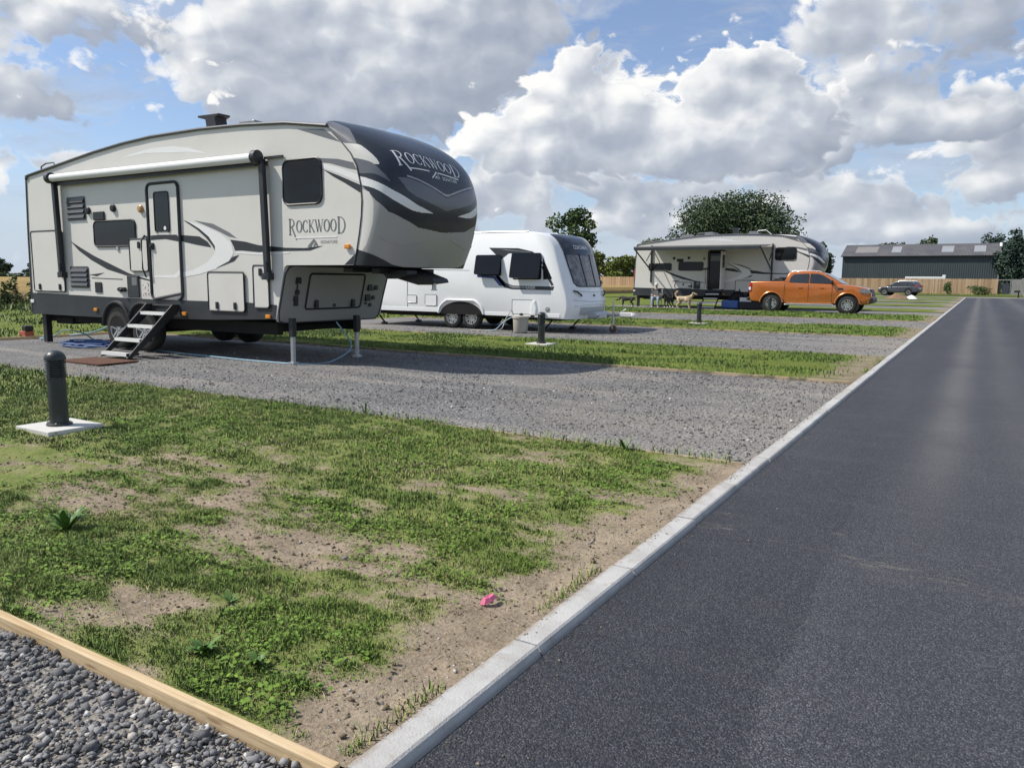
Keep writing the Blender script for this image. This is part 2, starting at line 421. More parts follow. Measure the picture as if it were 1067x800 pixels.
def m_asphalt(T, P, b):
    x, y, z = T.sep(P)
    d = T.voro(P, 150); s = T.sep(T.voro(P, 150, out='Color'))[0]; f = T.noise(P, 260, 3, .6)
    big = T.noise(T.vm('MULTIPLY', P, (1.6, .22, 1)), 1.0, 5, .6); pat = T.noise(P, .55, 5, .6)
    c = T.ramp(s*.62 + big*.38, [(.2, (.022, .024, .031)), (.45, (.038, .041, .050)), (.66, (.064, .067, .077)), (.85, (.12, .122, .13)), (1, (.20, .20, .205))])
    c = T.mix(T.step(d, .3, .7)*.55, c, (.014, .014, .017))
    # the first laid strip beside the kerb is darker; tyre-dusted lane along the middle
    strip = T.step(x + (T.noise(P, 2.2, 4, .6)-.5)*.16 + y*.028, -.46, -.42) 
    c = T.mix(strip * T.step(y, 6.5, 2.5) * .55 + T.step(y, 2.5, 7.)*.35, c, T.vm('MULTIPLY', T.vm('ADD', c, (.006, .006, .006)), (1.65, 1.63, 1.58)))
    lane = T.m('EXPONENT', ((x + .18)*(x + .18)) * -26.0) + T.m('EXPONENT', ((x - .42)*(x - .42)) * -16.0)*.45 + T.m('EXPONENT', ((x - 2.1)*(x - 2.1)) * -6.0)*.6
    c = T.mix(lane * T.step(y, 3., 9.) * T.step(pat, .0, .6) * .36, c, (.24, .23, .215))
    c = T.mix(T.step(T.noise(P, 1.7, 6, .7), .58, .75)*.12, c, (.22, .2, .17))
    # streaks of dried mud dragged across by tyres
    q = T.vm('MULTIPLY', P, (1., 5., 1)); ln = y + x*.17 - 4.04
    mud = T.step(T.noise(q, 4.2, 6, .75, .4), .50, .62) * T.m('EXPONENT', ln*ln*-140.) + T.step(T.noise(q, 3.1, 6, .75, .4), .58, .68) * T.m('EXPONENT', (ln-.35)*(ln-.35)*-30.)*.6
    c = T.mix(mud*T.step(pat, .34, .54)*.5, c, (.30, .27, .21))
    spk = T.step(T.sep(T.voro(P, 95, out='Color'))[1], .93, .97) * T.step(T.voro(P, 95), .35, .2)
    c = T.mix(spk*.35, c, (.26, .26, .26))
    far = T.noise(T.vm('MULTIPLY', P, (.25, 3., 1)), .8, 5, .65); c = T.mix(T.step(far, .5, .75)*.06, c, (.26, .25, .24))
    return dict(color=c, height=(1-d)*.6+f*.4, dist=.009, rough=.62 + s*.2)
M_asphalt = mat('asphalt', m_asphalt, rough=.75, spec=.35)
def m_kerb(T, P, b):
    r = X(T, T.n('ShaderNodeNewGeometry').outputs['Random Per Island'])
    n = T.noise(P, 5, 6, .65); f = T.noise(P, 130, 3, .6); x, y, z = T.sep(P)
    c = T.mix(T.step(n, .35, .72), (.50, .49, .465), (.36, .345, .315)); c = T.mix(r*.35, c, (.56, .55, .53))
    c = T.mix(T.m('MAXIMUM', T.step(T.noise(P, 11, 5, .7), .56, .68)*.55, T.step(x + (T.noise(P, 7, 5, .7)-.5)*.09, -1.395, -1.43)*.8), c, (.30, .245, .18))
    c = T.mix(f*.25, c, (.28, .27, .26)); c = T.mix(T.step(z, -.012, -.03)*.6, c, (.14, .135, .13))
    return dict(color=c, height=f, dist=.003)
M_kerb = mat('concrete_kerb', m_kerb, rough=.85, spec=.25)
def m_timber(T, P, b):
    q = T.vm('MULTIPLY', P, (1.2, 26, 26)); n = T.noise(q, 2., 6, .6, .5); k = T.voro(T.vm('MULTIPLY', P, (2, 12, 12)), 1.3)
    c = T.ramp(n, [(.3, (.42, .29, .15)), (.5, (.56, .42, .25)), (.7, (.64, .51, .33))])
    c = T.mix(T.step(k, .16, .05)*.7, c, (.2, .12, .06)); c = T.mix(T.step(T.noise(P, 6, 5, .7), .55, .75)*.45, c, (.27, .22, .15))
    return dict(color=c, height=n, dist=.003)
M_timber = mat('sawn_timber', m_timber, rough=.8, spec=.2)
def m_timber2(T, P, b):
    n = T.noise(T.vm('MULTIPLY', P, (1.2, 26, 26)), 2., 6, .6, .5); c = T.ramp(n, [(.3, (.30, .22, .135)), (.55, (.44, .345, .23)), (.75, (.54, .45, .32))])
    g = T.step(T.noise(P, 2.6, 5, .7), .48, .60)
    return dict(color=T.mix(g*.9, c, T.mix(T.noise(P, 30), (.10, .10, .05), (.2, .18, .14))), height=n, dist=.003)
M_timber2 = mat('dusty_timber', m_timber2, rough=.9, spec=.1)
def m_field(T, P, b):
    n = T.noise(P, .02, 5, .6); f = T.noise(P, 1.3, 5, .7)
    return dict(color=T.ramp(n*.6+f*.4, [(.3, (.045, .062, .015)), (.5, (.08, .10, .025)), (.7, (.13, .13, .045))]), height=f, dist=.05)
M_field = mat('rough_grass', m_field, rough=.95, spec=.1)
def m_wheat(T, P, b):
    n = T.noise(P, .06, 5, .6); f = T.noise(P, 3., 5, .75)
    return dict(color=T.ramp(n*.4+f*.6, [(.3, (.22, .145, .055)), (.5, (.36, .255, .105)), (.7, (.46, .34, .155))]), height=f, dist=.25)
M_wheat = mat('ripe_wheat', m_wheat, rough=.95, spec=.1)

# ------------------------------------------------------------------ the setting
def sheet(name, x0, x1, y0, y1, z, m, nx=1, ny=1, zf=None):
    b = MB(); b.grid(lambda u, v: (x0+(x1-x0)*u, y0+(y1-y0)*v, z + (zf(x0+(x1-x0)*u, y0+(y1-y0)*v) if zf else 0)), nx, ny)
    return tag(b.build(name, m, smooth=bool(zf)), kind='structure')
sheet('ground', -2500, 2500, -400, 3500, -.07, M_field)
GX0, KX = -18.0, -1.425
GRASS = [(1.46, 5.74), (11.5, 15.8), (22.0, 26.8), (32.0, 37.3), (42.5, 47.8), (53.0, 58.3), (63.5, 68.8), (74.0, 79.3), (84.5, 92.6)]
GRAV = [(-3.0, 1.41), (5.79, 11.46), (15.84, 21.96), (26.84, 31.96), (37.34, 42.46), (47.84, 52.96), (58.34, 63.46), (68.84, 73.96), (79.34, 84.46)]
bump2 = lambda x, y: .05*(vnoise(np.array([x]), np.array([y]), .8, 5)[0]-.5) + .02*(vnoise(np.array([x]), np.array([y]), 3, 6)[0]-.5)
# near verge: fine displaced sheet that carries where the grass grows
xs = np.linspace(-18., KX+.004, 552); ys = np.linspace(1.46, 5.74, 160)
XX, YY = np.meshgrid(xs, ys, indexing='ij'); ZZ = height1(XX, YY)
edge = np.minimum(1, (YY-1.46)/.12)*np.minimum(1, (5.74-YY)/.12)*np.minimum(1, np.maximum(0, KX-XX)/.10+.0); ZZ = ZZ*edge - .004
nx, ny = XX.shape; idx = np.arange(nx*ny).reshape(nx, ny)
F = np.stack([idx[:-1, :-1], idx[1:, :-1], idx[1:, 1:], idx[:-1, 1:]], -1).reshape(-1, 4)
V = np.stack([XX, YY, ZZ], -1).reshape(-1, 3)
tag(raw_mesh('grass_verge', V, F, M_verge_near, attr={'cover': cover1(XX, YY).ravel()}, smooth=True), kind='structure')
for a, b_ in GRASS[1:]:
    n_ = 60 if a < 40 else 16
    sheet('grass_verge', GX0, KX, a, b_, -.008, M_verge, n_, n_//2, bump2)
for a, b_ in GRAV:
    n_ = 60 if a < 40 else 10
    sheet('gravel_pitch', GX0, KX, a, b_, -.032 if a < 0 else -.03, M_gravel, n_, n_//2, (lambda x, y: .4*bump2(x, y)))
sheet('back_grass', -34, GX0-.04, -3, 95, -.03, M_verge, 8, 30, bump2)
sheet('road', -1.30, 7.2, -4, 92.4, -.032, M_asphalt)
sheet('cross_road', -34, 16, 92.75, 99, -.034, M_gravel)
sheet('far_verge', 7.2, 40, -4, 92.4, -.02, M_verge)
def kerb_profile(y0, y1, mb):
    pr = [(-1.425, -.12), (-1.425, -.004), (-1.419, .002), (-1.325, .002), (-1.316, -.004), (-1.298, -.034), (-1.298, -.12)]
    dx, dz = random.uniform(-.004, .004), random.uniform(-.003, .003); mb.prism([(x+dx, z+dz) for x, z in pr], y0+random.uniform(0, .003), y1)
kb = MB(); y = -2.2
while y < 92.5:
    kerb_profile(y, y+.906, kb); y += .915
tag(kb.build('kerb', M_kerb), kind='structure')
kb = MB()
for k in range(40):
    x = -1.3 - .915*k
    kb.box((x-.909, 92.45, -.12), (x, 92.60, .0))
tag(kb.build('kerb', M_kerb), kind='structure')
# wheat beyond the back hedge
wb = MB(); wb.grid(lambda u, v: (-37-420*u, -60+420*v, .62 + .10*math.sin(37*u+11*v)*min(1, u*30)), 60, 60)
wb.grid(lambda u, v: (-36.3-.7*u, -60+420*v, -.06+.68*u**.6), 4, 60)
tag(wb.build('wheat_field', M_wheat), kind='stuff')

# ------------------------------------------------------------------ timber edging boards
def edging(x0, x1, y, label, z=.004, h=.13, t=.034, piece=3.6, group='timber edging boards between grass and gravel'):
    b = MB(); x = x1
    while x > x0:
        xe = max(x0, x-piece+random.uniform(-.2, .2)); dz = random.uniform(-.004, .004)
        b.box((xe+.003, y, z-h+dz), (x, y+t, z+dz)); x = xe
    return tag(b.build('timber_edging', M_timber if y < 2 else M_timber2, bevel=.004), label, 'edging board', group)
edging(-6.5, KX-.012, 1.418, 'pale sawn timber edging between the grass and the coarse stone heap, nearest of all', z=.014, t=.035)
for nm_ in ():
    pass
edging(GX0, KX-.012, 5.745, 'thin timber edging on the near side of the gravel under the big cream camper')
edging(GX0, KX-.012, 11.462, 'timber edging on the far side of the gravel under the big cream camper')
edging(GX0, KX-.012, 15.80, 'timber edging on the near side of the gravel under the white caravan')
edging(GX0, KX-.012, 21.962, 'timber edging on the far side of the gravel under the white caravan')
edging(GX0, KX-.012, 26.80, 'timber edging on the near side of the first empty pitch past the white caravan')
edging(GX0, KX-.012, 31.962, 'timber edging on the far side of the empty pitch before the orange truck')
edging(GX0, KX-.012, 37.302, 'timber edging along the pitch where the orange truck stands')
b = MB(); b.box((GX0-.042, 5.8, -.12), (GX0, 11.46, .03))
tag(b.build('timber_edging', M_timber, bevel=.004), 'timber board closing the rear end of the gravel behind the big cream camper', 'edging board', 'timber edging boards between grass and gravel')

# ------------------------------------------------------------------ loose stones
def ico(sub, seed, flat=.7):
    """angular chipping: hull of a few random points"""
    r = np.random.default_rng(seed); bm = bmesh.new()
    for _ in range(9 if sub > 1 else 7):
        d = r.normal(size=3); d /= np.linalg.norm(d); d *= r.uniform(.8, 1.05)
        bm.verts.new(d*np.array([1.2, r.uniform(.7, .95), flat*.9]))
    h = bmesh.ops.convex_hull(bm, input=bm.verts)
    bmesh.ops.delete(bm, geom=[v for v in h['geom_interior'] if isinstance(v, bmesh.types.BMVert)], context='VERTS')
    bmesh.ops.triangulate(bm, faces=bm.faces); bm.verts.index_update()
    V = np.array([v.co[:] for v in bm.verts]); F = np.array([[v.index for v in f.verts] for f in bm.faces]); bm.free()
    return V, F
def scatter(name, pts, size, variants, m, sink=.35, kind='stuff'):
    n = len(pts); Vs = []; Fs = []; off = 0
    which = RNG.integers(0, len(variants), n)
    for k, (V, F) in enumerate(variants):
        ii = np.where(which == k)[0]
        if not len(ii): continue
        a = RNG.uniform(0, 2*PI, len(ii)); t = RNG.normal(0, .45, len(ii))
        ca, sa, ct, st = np.cos(a), np.sin(a), np.cos(t), np.sin(t)
        P = V[None]*size[ii][:, None, None]
        x, y_, z = P[..., 0], P[..., 1]*ct[:, None]-P[..., 2]*st[:, None], P[..., 1]*st[:, None]+P[..., 2]*ct[:, None]
        W = np.stack([x*ca[:, None]-y_*sa[:, None], x*sa[:, None]+y_*ca[:, None], z], -1) + pts[ii][:, None, :]
        W[..., 2] += (size[ii]*(.5-sink))[:, None]
        Vs.append(W.reshape(-1, 3)); Fs.append((F[None] + (off + np.arange(len(ii))*len(V))[:, None, None]).reshape(-1, 3)); off += len(ii)*len(V)
    return tag(raw_mesh(name, np.concatenate(Vs), np.concatenate(Fs), m), kind=kind)
ROCK1 = [ico(2, s) for s in range(14)]; ROCK0 = [ico(1, s+20) for s in range(8)]
def pts_in(x0, x1, y0, y1, n, z):
    return np.stack([RNG.uniform(x0, x1, n), RNG.uniform(y0, y1, n), np.full(n, z)], -1)
p = pts_in(-5.2, KX-.03, .55, 1.405, 10500, -.024); p[:, 2] += (fbm(p[:, 0], p[:, 1], 4, 9)-.5)*.03
scatter('crushed_stone', p, np.clip(RNG.lognormal(-4.45, .38, len(p)), .007, .036), ROCK1, M_stone)
p = pts_in(-5.2, KX-.03, .4, 1.40, 9000, -.030)
scatter('stone_fines', p, np.clip(RNG.lognormal(-4.95, .3, len(p)), .004, .014), ROCK0, M_stone)
p = pts_in(-13., KX-.02, 5.80, 11.45, 26000, -.026); keep = RNG.random(len(p)) < .3 + .7*np.clip((p[:, 0]+11)/7, 0, 1); p = p[keep]
scatter('loose_gravel', p, np.clip(RNG.lognormal(-4.7, .4, len(p)), .005, .03), ROCK0, M_stone)
p = pts_in(-14., KX-.02, 15.9, 31.9, 9000, -.026); p = p[(p[:, 1] < 21.9) | (p[:, 1] > 26.9)]
scatter('loose_gravel', p, np.clip(RNG.lognormal(-4.3, .4, len(p)), .008, .04), ROCK0, M_stone)
p = pts_in(-7.5, KX-.01, 1.5, 5.7, 26000, 0); c_ = cover1(p[:, 0], p[:, 1]); p = p[RNG.random(len(p)) < (1-c_)**1.5 * .6 * np.clip(1.15-(p[:, 1]-1.5)/6, .2, 1)]
p[:, 2] = height1(p[:, 0], p[:, 1])*.9 - .003
scatter('soil_clods', p, np.clip(RNG.lognormal(-5.1, .5, len(p)), .0025, .022), ROCK0, M_clod)
p = pts_in(KX+.14, KX+.5, .8, 12, 420, -.03); p[:, 0] = KX+.13+np.abs(RNG.normal(0, .12, len(p)))
scatter('road_grit', p, np.clip(RNG.lognormal(-5.5, .4, len(p)), .002, .009), ROCK0, M_clod)

# ------------------------------------------------------------------ grass
def m_blade(T, P, b):
    a = X(T, T.n('ShaderNodeAttribute', attribute_name='tone').outputs['Fac'])
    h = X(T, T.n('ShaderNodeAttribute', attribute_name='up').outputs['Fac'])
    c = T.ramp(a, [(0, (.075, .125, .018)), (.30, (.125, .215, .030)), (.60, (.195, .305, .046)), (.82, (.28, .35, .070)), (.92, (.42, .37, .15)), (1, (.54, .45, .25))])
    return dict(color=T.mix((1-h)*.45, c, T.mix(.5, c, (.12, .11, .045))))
M_blade = mat('grass_blade', m_blade, rough=.6, spec=.25)
_t = NT(M_blade.node_tree); _g = X(_t, _t.n('ShaderNodeNewGeometry').outputs['Normal'])
_n = _t.vm('NORMALIZE', _t.vm('ADD', _t.vm('MULTIPLY', _g, (.35, .35, .35)), (0, 0, 1.)))
_t.put(M_blade.node_tree.nodes['Principled BSDF'].inputs['Normal'], _n)
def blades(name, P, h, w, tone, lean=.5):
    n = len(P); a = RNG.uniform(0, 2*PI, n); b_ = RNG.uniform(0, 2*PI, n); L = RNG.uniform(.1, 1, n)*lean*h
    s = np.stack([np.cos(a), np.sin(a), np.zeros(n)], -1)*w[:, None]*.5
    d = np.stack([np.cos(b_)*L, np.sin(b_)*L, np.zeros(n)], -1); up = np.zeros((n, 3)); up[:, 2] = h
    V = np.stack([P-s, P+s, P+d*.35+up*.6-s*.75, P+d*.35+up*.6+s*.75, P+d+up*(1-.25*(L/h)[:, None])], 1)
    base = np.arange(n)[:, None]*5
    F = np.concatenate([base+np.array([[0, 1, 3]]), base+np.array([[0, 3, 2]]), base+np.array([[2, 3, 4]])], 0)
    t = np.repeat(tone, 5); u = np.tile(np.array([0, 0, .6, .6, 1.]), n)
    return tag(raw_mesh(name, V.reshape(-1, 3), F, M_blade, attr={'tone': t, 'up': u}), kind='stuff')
def near_grass(n, x0, x1, y0, y1, hs, ws):
    x = RNG.uniform(x0, x1, n); y_ = RNG.uniform(y0, y1, n); c = cover1(x, y_)
    cl = fbm(x, y_, 7., 77, 3); k = RNG.random(n) < np.clip(.07+c*1.0, 0, 1)**1.5*np.clip((cl-.18)*1.9, .10, 1)
    k &= ~((x > -7.34) & (x < -6.64) & (y_ > 3.40) & (y_ < 3.97))
    x, y_, c, cl = x[k], y_[k], c[k], cl[k]; big = fbm(x, y_, 1.2, 91, 3)
    h = hs*(.30+.75*c*c)*(.5+cl)*RNG.uniform(.5, 1.3, len(x)); w = ws*RNG.uniform(.6, 1.3, len(x))
    tone = np.clip(.60 + .85*(big-.42) + .25*(.5-c) + RNG.normal(0, .20, len(x)), 0, 1)
    return blades('grass', np.stack([x, y_, height1(x, y_)-.006], -1), h, w, tone, .9)
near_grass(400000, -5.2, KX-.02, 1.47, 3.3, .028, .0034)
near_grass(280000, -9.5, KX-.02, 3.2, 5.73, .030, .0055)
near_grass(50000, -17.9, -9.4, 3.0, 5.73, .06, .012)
# dead straw lying in the sward, and little round clover leaves in drifts
n_ = 26000; x = RNG.uniform(-8, KX-.03, n_); y_ = RNG.uniform(1.47, 5.7, n_); k = RNG.random(n_) < .25+.6*np.exp(-((cover1(x, y_)-.5)/.3)**2); x, y_ = x[k], y_[k]
blades('dead_straw', np.stack([x, y_, height1(x, y_)-.002], -1), RNG.uniform(.004, .02, len(x)), np.full(len(x), .003), RNG.uniform(.86, 1., len(x)), 4.5)
n_ = 60000; x = RNG.uniform(-7, KX-.1, n_); y_ = RNG.uniform(1.47, 5.7, n_); k = (fbm(x, y_, 2.6, 131, 4) > .53) & (RNG.random(n_) < np.clip(cover1(x, y_)*1.2, 0, 1)); x, y_ = x[k], y_[k]
m_ = len(x); r_l = RNG.uniform(.004, .010, m_); zc = height1(x, y_)+RNG.uniform(.004, .022, m_); a = RNG.uniform(0, 2*PI, m_); tl = RNG.normal(0, .35, (m_, 2))
V = np.stack([np.stack([x+np.cos(a+q)*r_l, y_+np.sin(a+q)*r_l, zc+r_l*(tl[:, 0]*np.cos(a+q)+tl[:, 1]*np.sin(a+q))], -1) for q in (0, 1.26, 2.51, 3.77, 5.03)], 1)
tag(raw_mesh('clover', V.reshape(-1, 3), np.arange(m_*5).reshape(m_, 5), M_blade, attr={'tone': np.repeat(np.clip(.32+RNG.normal(0, .14, m_), 0, .8), 5), 'up': np.ones(m_*5)}), kind='stuff')
def far_grass(n, x0, x1, y0, y1, hs, ws):
    x = RNG.uniform(x0, x1, n); y_ = RNG.uniform(y0, y1, n); c = fbm(x*.6, y_*1.4, 1.2, 63, 4)
    k = RNG.random(n) < np.clip((c-.36)*5, .05, 1)*np.clip((-1.6-x)/.7, .03, 1); x, y_, c = x[k], y_[k], c[k]
    tone = np.clip(.40+.7*(fbm(x, y_, .7, 99, 3)-.5)+RNG.normal(0, .13, len(x)), 0, 1)
    blades('grass', np.stack([x, y_, np.full(len(x), -.012)], -1), hs*RNG.uniform(.5, 1.3, len(x))*(.5+c), ws*RNG.uniform(.6, 1.3, len(x)), tone, .8)
far_grass(60000, -17.9, KX-.1, 11.52, 15.78, .055, .014)
far_grass(36000, -17.9, KX-.1, 22.02, 26.78, .07, .022)
far_grass(26000, -17.9, KX-.1, 32.02, 37.28, .08, .03)
far_grass(24000, -33, -18.1, 2, 24, .10, .028)
# tufts that spill over the timber
x = RNG.uniform(-17, KX-.1, 1600); k = fbm(x, x*0, 1.5, 14, 3) > .47; x = x[k]
blades('grass', np.stack([x, 5.75+RNG.normal(0, .03, len(x)), np.full(len(x), -.01)], -1), RNG.uniform(.03, .11, len(x)), np.full(len(x), .008), RNG.uniform(.25, .8, len(x)), .9)

# soil washed onto the kerb, and grass leaning over its back edge
n_ = 1500; y_ = RNG.uniform(.9, 14, n_); k = fbm(y_*0, y_, 1.6, 151, 4) > .47; y_ = y_[k]
p = np.stack([KX+np.abs(RNG.normal(0, .026, len(y_))), y_, np.full(len(y_), .002)], -1); p = p[p[:, 0] < KX+.095]
scatter('kerb_soil', p, np.clip(RNG.lognormal(-5.9, .5, len(p)), .0012, .007), ROCK0, M_clod)
n_ = 5200; y_ = RNG.uniform(1.5, 15.7, n_); k = (fbm(y_*0, y_, 2.2, 161, 3) > .54) & ((y_ < 5.7) | (y_ > 11.6)); y_ = y_[k]
blades('grass', np.stack([KX-.012-np.abs(RNG.normal(0, .03, len(y_))), y_, np.full(len(y_), -.012)], -1), RNG.uniform(.015, .06, len(y_)), np.full(len(y_), .0045), RNG.uniform(.35, 1., len(y_)), 1.)
# ------------------------------------------------------------------ weeds
M_leaf = mat('weed_leaf', lambda T, P, b: dict(color=T.ramp(T.noise(P, 14, 4, .6), [(.3, (.05, .11, .02)), (.55, (.10, .19, .035)), (.75, (.17, .25, .06))])), rough=.5, spec=.4)
def weed(loc, r, n, label, seed, up=.7, width=.34):
    R_ = random.Random(seed); b = MB()
    for k in range(n):
        a = 2*PI*k/n + R_.uniform(-.4, .4); L = r*R_.uniform(.55, 1.1); e = R_.uniform(.25, 1.1)*up; w = L*width*R_.uniform(.7, 1.2)
        pts = []
        for i in range(6):
            t = i/5; ww = w*math.sin(PI*min(1, .08+t*.92))**.8*.5 if i < 5 else 0
            rad = L*t; z = L*e*math.sin(t*PI*.62) - .0*t
            c = (math.cos(a)*rad, math.sin(a)*rad, z+.004); s = (-math.sin(a)*ww, math.cos(a)*ww, .25*ww*math.sin(i*2.1))
            pts.append((b.vert((c[0]-s[0], c[1]-s[1], c[2]+s[2])), b.vert((c[0], c[1], c[2]-.12*ww)), b.vert((c[0]+s[0], c[1]+s[1], c[2]+s[2]))))
        for i in range(5):
            b.face((pts[i][0], pts[i][1], pts[i+1][1], pts[i+1][0])); b.face((pts[i][1], pts[i][2], pts[i+1][2], pts[i+1][1]))
    o = b.build('weed', M_leaf, smooth=True, angle=60, fix=False); o.location = (loc[0], loc[1], float(height1(np.array([loc[0]]), np.array([loc[1]]))[0]) if loc[1] < 5.7 else -.02)
    return tag(o, label, 'weed', 'weeds growing in the verge')
weed((-2.30, 1.66), .07, 20, 'broad leaved green weed low in the grass close to the pale timber edging', 1)
weed((-4.12, 2.16), .12, 44, 'large bushy dark green weed clump in the left of the near grass', 2, 1.1, .22)
weed((-2.07, 1.70), .05, 16, 'small bright green weed in the grass right of the broad leaved one', 3)
weed((-6.95, 3.05), .06, 9, 'little dark weed in front of the near bollard slab', 4)
weed((-2.38, 5.70), .10, 12, 'weed sprouting on the timber edge of the camper gravel near the kerb', 5, 1.3, .25)
weed((-5.2, 5.72), .09, 10, 'spindly weed on the timber edge of the camper gravel, left of the other', 6, 1.6, .2)
weed((-2.62, 2.02), .06, 10, 'small leafy weed in the middle of the near grass above the broad leaved one', 7)
# scrap of pink plastic
b = MB(); q = [(-.012, -.035), (.010, -.03), (.02, .0), (.012, .036), (-.006, .04), (-.012, .012)]
def fold(i, t): x_, y_ = q[i]; return (x_*t, y_*t, .004+.022*math.exp(-((y_-.015)/.02)**2)*t + .004*math.sin(i*2.3))
I = [b.vert((0, 0, .022))] + [b.vert(fold(i, 1)) for i in range(6)] + [b.vert((x_*.55, y_*.55, .027)) for x_, y_ in q]
for i in range(6):
    j = (i+1) % 6; b.face((I[0], I[7+i], I[7+j])); b.face((I[7+i], I[1+i], I[1+j], I[7+j]))
o = b.build('plastic_scrap', mat('pink_plastic', lambda T, P, b: dict(color=T.mix(T.noise(P, 60, 3), (.62, .10, .20), (.78, .22, .34))), rough=.45), fix=False)
o.location = (-1.685, 2.60, float(height1(np.array([-1.685]), np.array([2.6]))[0])+.008); o.rotation_euler = (.2, .1, -.35); o.scale = (1.15, 1.1, 1.2)
tag(o, 'crumpled scrap of bright pink plastic lying on bare soil near the kerb', 'litter')
# ------------------------------------------------------------------ shared vehicle materials
M_rubber = mat('tyre_rubber', lambda T, P, b: dict(color=T.mix(T.noise(P, 9, 4), (.018, .018, .019), (.05, .047, .042)), rough=.8), spec=.3)
M_black = mat('black_plastic', lambda T, P, b: dict(color=T.mix(T.noise(P, 4, 5), (.014, .015, .017), (.030, .030, .032)), rough=.45), spec=.4)
M_steel = mat('dull_steel', lambda T, P, b: dict(color=T.mix(T.noise(P, 12, 5), (.42, .43, .44), (.62, .63, .64)), rough=.38), metal=.9)
M_alu = mat('brushed_aluminium', lambda T, P, b: dict(color=T.mix(T.noise(P, 16, 4), (.62, .62, .61), (.8, .8, .79)), rough=.42), metal=.35)
M_alloy = mat('alloy_wheel', lambda T, P, b: dict(color=T.mix(T.noise(P, 20, 4), (.55, .55, .55), (.72, .72, .72)), rough=.3), metal=.8)
M_glass = mat('tinted_glass', lambda T, P, b: dict(color=T.mix(T.noise(P, 1.5, 4), (.004, .005, .006), (.012, .013, .015)), rough=.06), spec=.30)
M_amber = mat('amber_lens', lambda T, P, b: dict(color=T.mix(T.noise(P, 30, 2), (.62, .20, .02), (.8, .33, .05)), rough=.25))
M_red = mat('red_lens', lambda T, P, b: dict(color=T.mix(T.noise(P, 30, 2), (.45, .015, .015), (.6, .03, .02)), rough=.25))
M_clear = mat('clear_lens', lambda T, P, b: dict(color=T.mix(T.noise(P, 30, 2), (.75, .76, .78), (.9, .9, .9)), rough=.12))
M_under = mat('underbody', lambda T, P, b: dict(color=T.mix(T.noise(P, 3, 5), (.010, .010, .011), (.03, .028, .026))), rough=.8, spec=.2)
RVB = paint('cream_laminate', (.68, .655, .60), .36, .10, coat=.15)
RVW = paint('white_panel', (.77, .765, .745), .32, .08)
RVK = paint('charcoal_trim', (.020, .024, .029), .45, .06, coat=.05)
RVG = paint('grey_laminate', (.33, .326, .31), .4, .10)
RVDG = paint('dark_graphic', (.022, .025, .030), .4, .03, coat=.05)
RVMG = paint('mid_grey_graphic', (.155, .158, .165), .3, .05)
RVLG = paint('pale_graphic', (.80, .795, .765), .3, .04)
RVBLK = paint('gloss_black_cap', (.014, .019, .028), .28, .04, coat=.22)
RVCG = paint('cap_grey', (.37, .36, .342), .3, .08, coat=.35)
RVEM = paint('roof_edge', (.07, .075, .082), .4, .1)

# strokes of a serif capital, unit height: (points, thickness at each point)
def arc(cx, cz, rx, rz, a0, a1, n=14):
    return [(cx+rx*math.cos(math.radians(a0+(a1-a0)*k/n)), cz+rz*math.sin(math.radians(a0+(a1-a0)*k/n))) for k in range(n+1)]
def seg(a, b, n=4): return [(a[0]+(b[0]-a[0])*k/n, a[1]+(b[1]-a[1])*k/n) for k in range(n+1)]
def ring(w): return [(arc(w/2, .5, w/2-.05, .46, 0, 360, 28), 'O')]
SERIF = lambda x, z, w=.28: (seg((x-w/2, z), (x+w/2, z), 2), .045)
GLYPH = {
 'R': (.80, [(seg((.17, 0), (.17, 1)), .13), SERIF(.17, .02), (seg((.02, .98), (.30, .98)), .045), (arc(.30, .74, .32, .235, 90, -90), 'B'), (seg((.17, .50), (.30, .50), 2), .05), (seg((.36, .5), (.86, -.30), 6), .11)]),
 'O': (.80, ring(.80)), 
 'C': (.74, [(arc(.42, .5, .36, .46, 48, 312, 24), 'O'), (seg((.67, .70), (.67, .92), 2), .04), (seg((.67, .1), (.67, .28), 2), .04)]),
 'K': (.80, [(seg((.16, 0), (.16, 1)), .12), SERIF(.16, .02), SERIF(.16, .98), (seg((.70, .98), (.2, .42)), .05), (seg((.32, .56), (.76, .02)), .12), SERIF(.76, .02, .22), SERIF(.70, .98, .2)]),
 'W': (1.12, [(seg((.08, .98), (.36, .02)), .12), (seg((.36, .02), (.58, .92)), .05), (seg((.50, .98), (.80, .02)), .12), (seg((.80, .02), (1.06, .98)), .05), SERIF(.08, .98, .22), SERIF(.52, .98, .2), SERIF(1.06, .98, .2)]),
 'D': (.88, [(seg((.17, 0), (.17, 1)), .13), (arc(.30, .5, .50, .48, 90, -90, 20), 'B'), (seg((.03, .98), (.30, .98), 2), .045), (seg((.03, .02), (.30, .02), 2), .045)]),
}
def ribbon(b, pts, w, fn):
    n = len(pts); prev = None
    for i, p in enumerate(pts):
        q0, q1 = pts[max(i-1, 0)], pts[min(i+1, n-1)]
        if i in (0, n-1) and pts[0] == pts[-1]: q0, q1 = pts[-2], pts[1]
        dx, dz = q1[0]-q0[0], q1[1]-q0[1]; L = math.hypot(dx, dz) or 1; nx_, nz_ = -dz/L, dx/L
        ww = w if not isinstance(w, str) else .04 + (.10 if w == 'O' else .09)*abs(nx_)**1.3
        c = (b.vert(fn(p[0]-nx_*ww/2, p[1]-nz_*ww/2)), b.vert(fn(p[0]+nx_*ww/2, p[1]+nz_*ww/2)))
        if prev: b.face((prev[0], prev[1], c[1], c[0]))
        prev = c
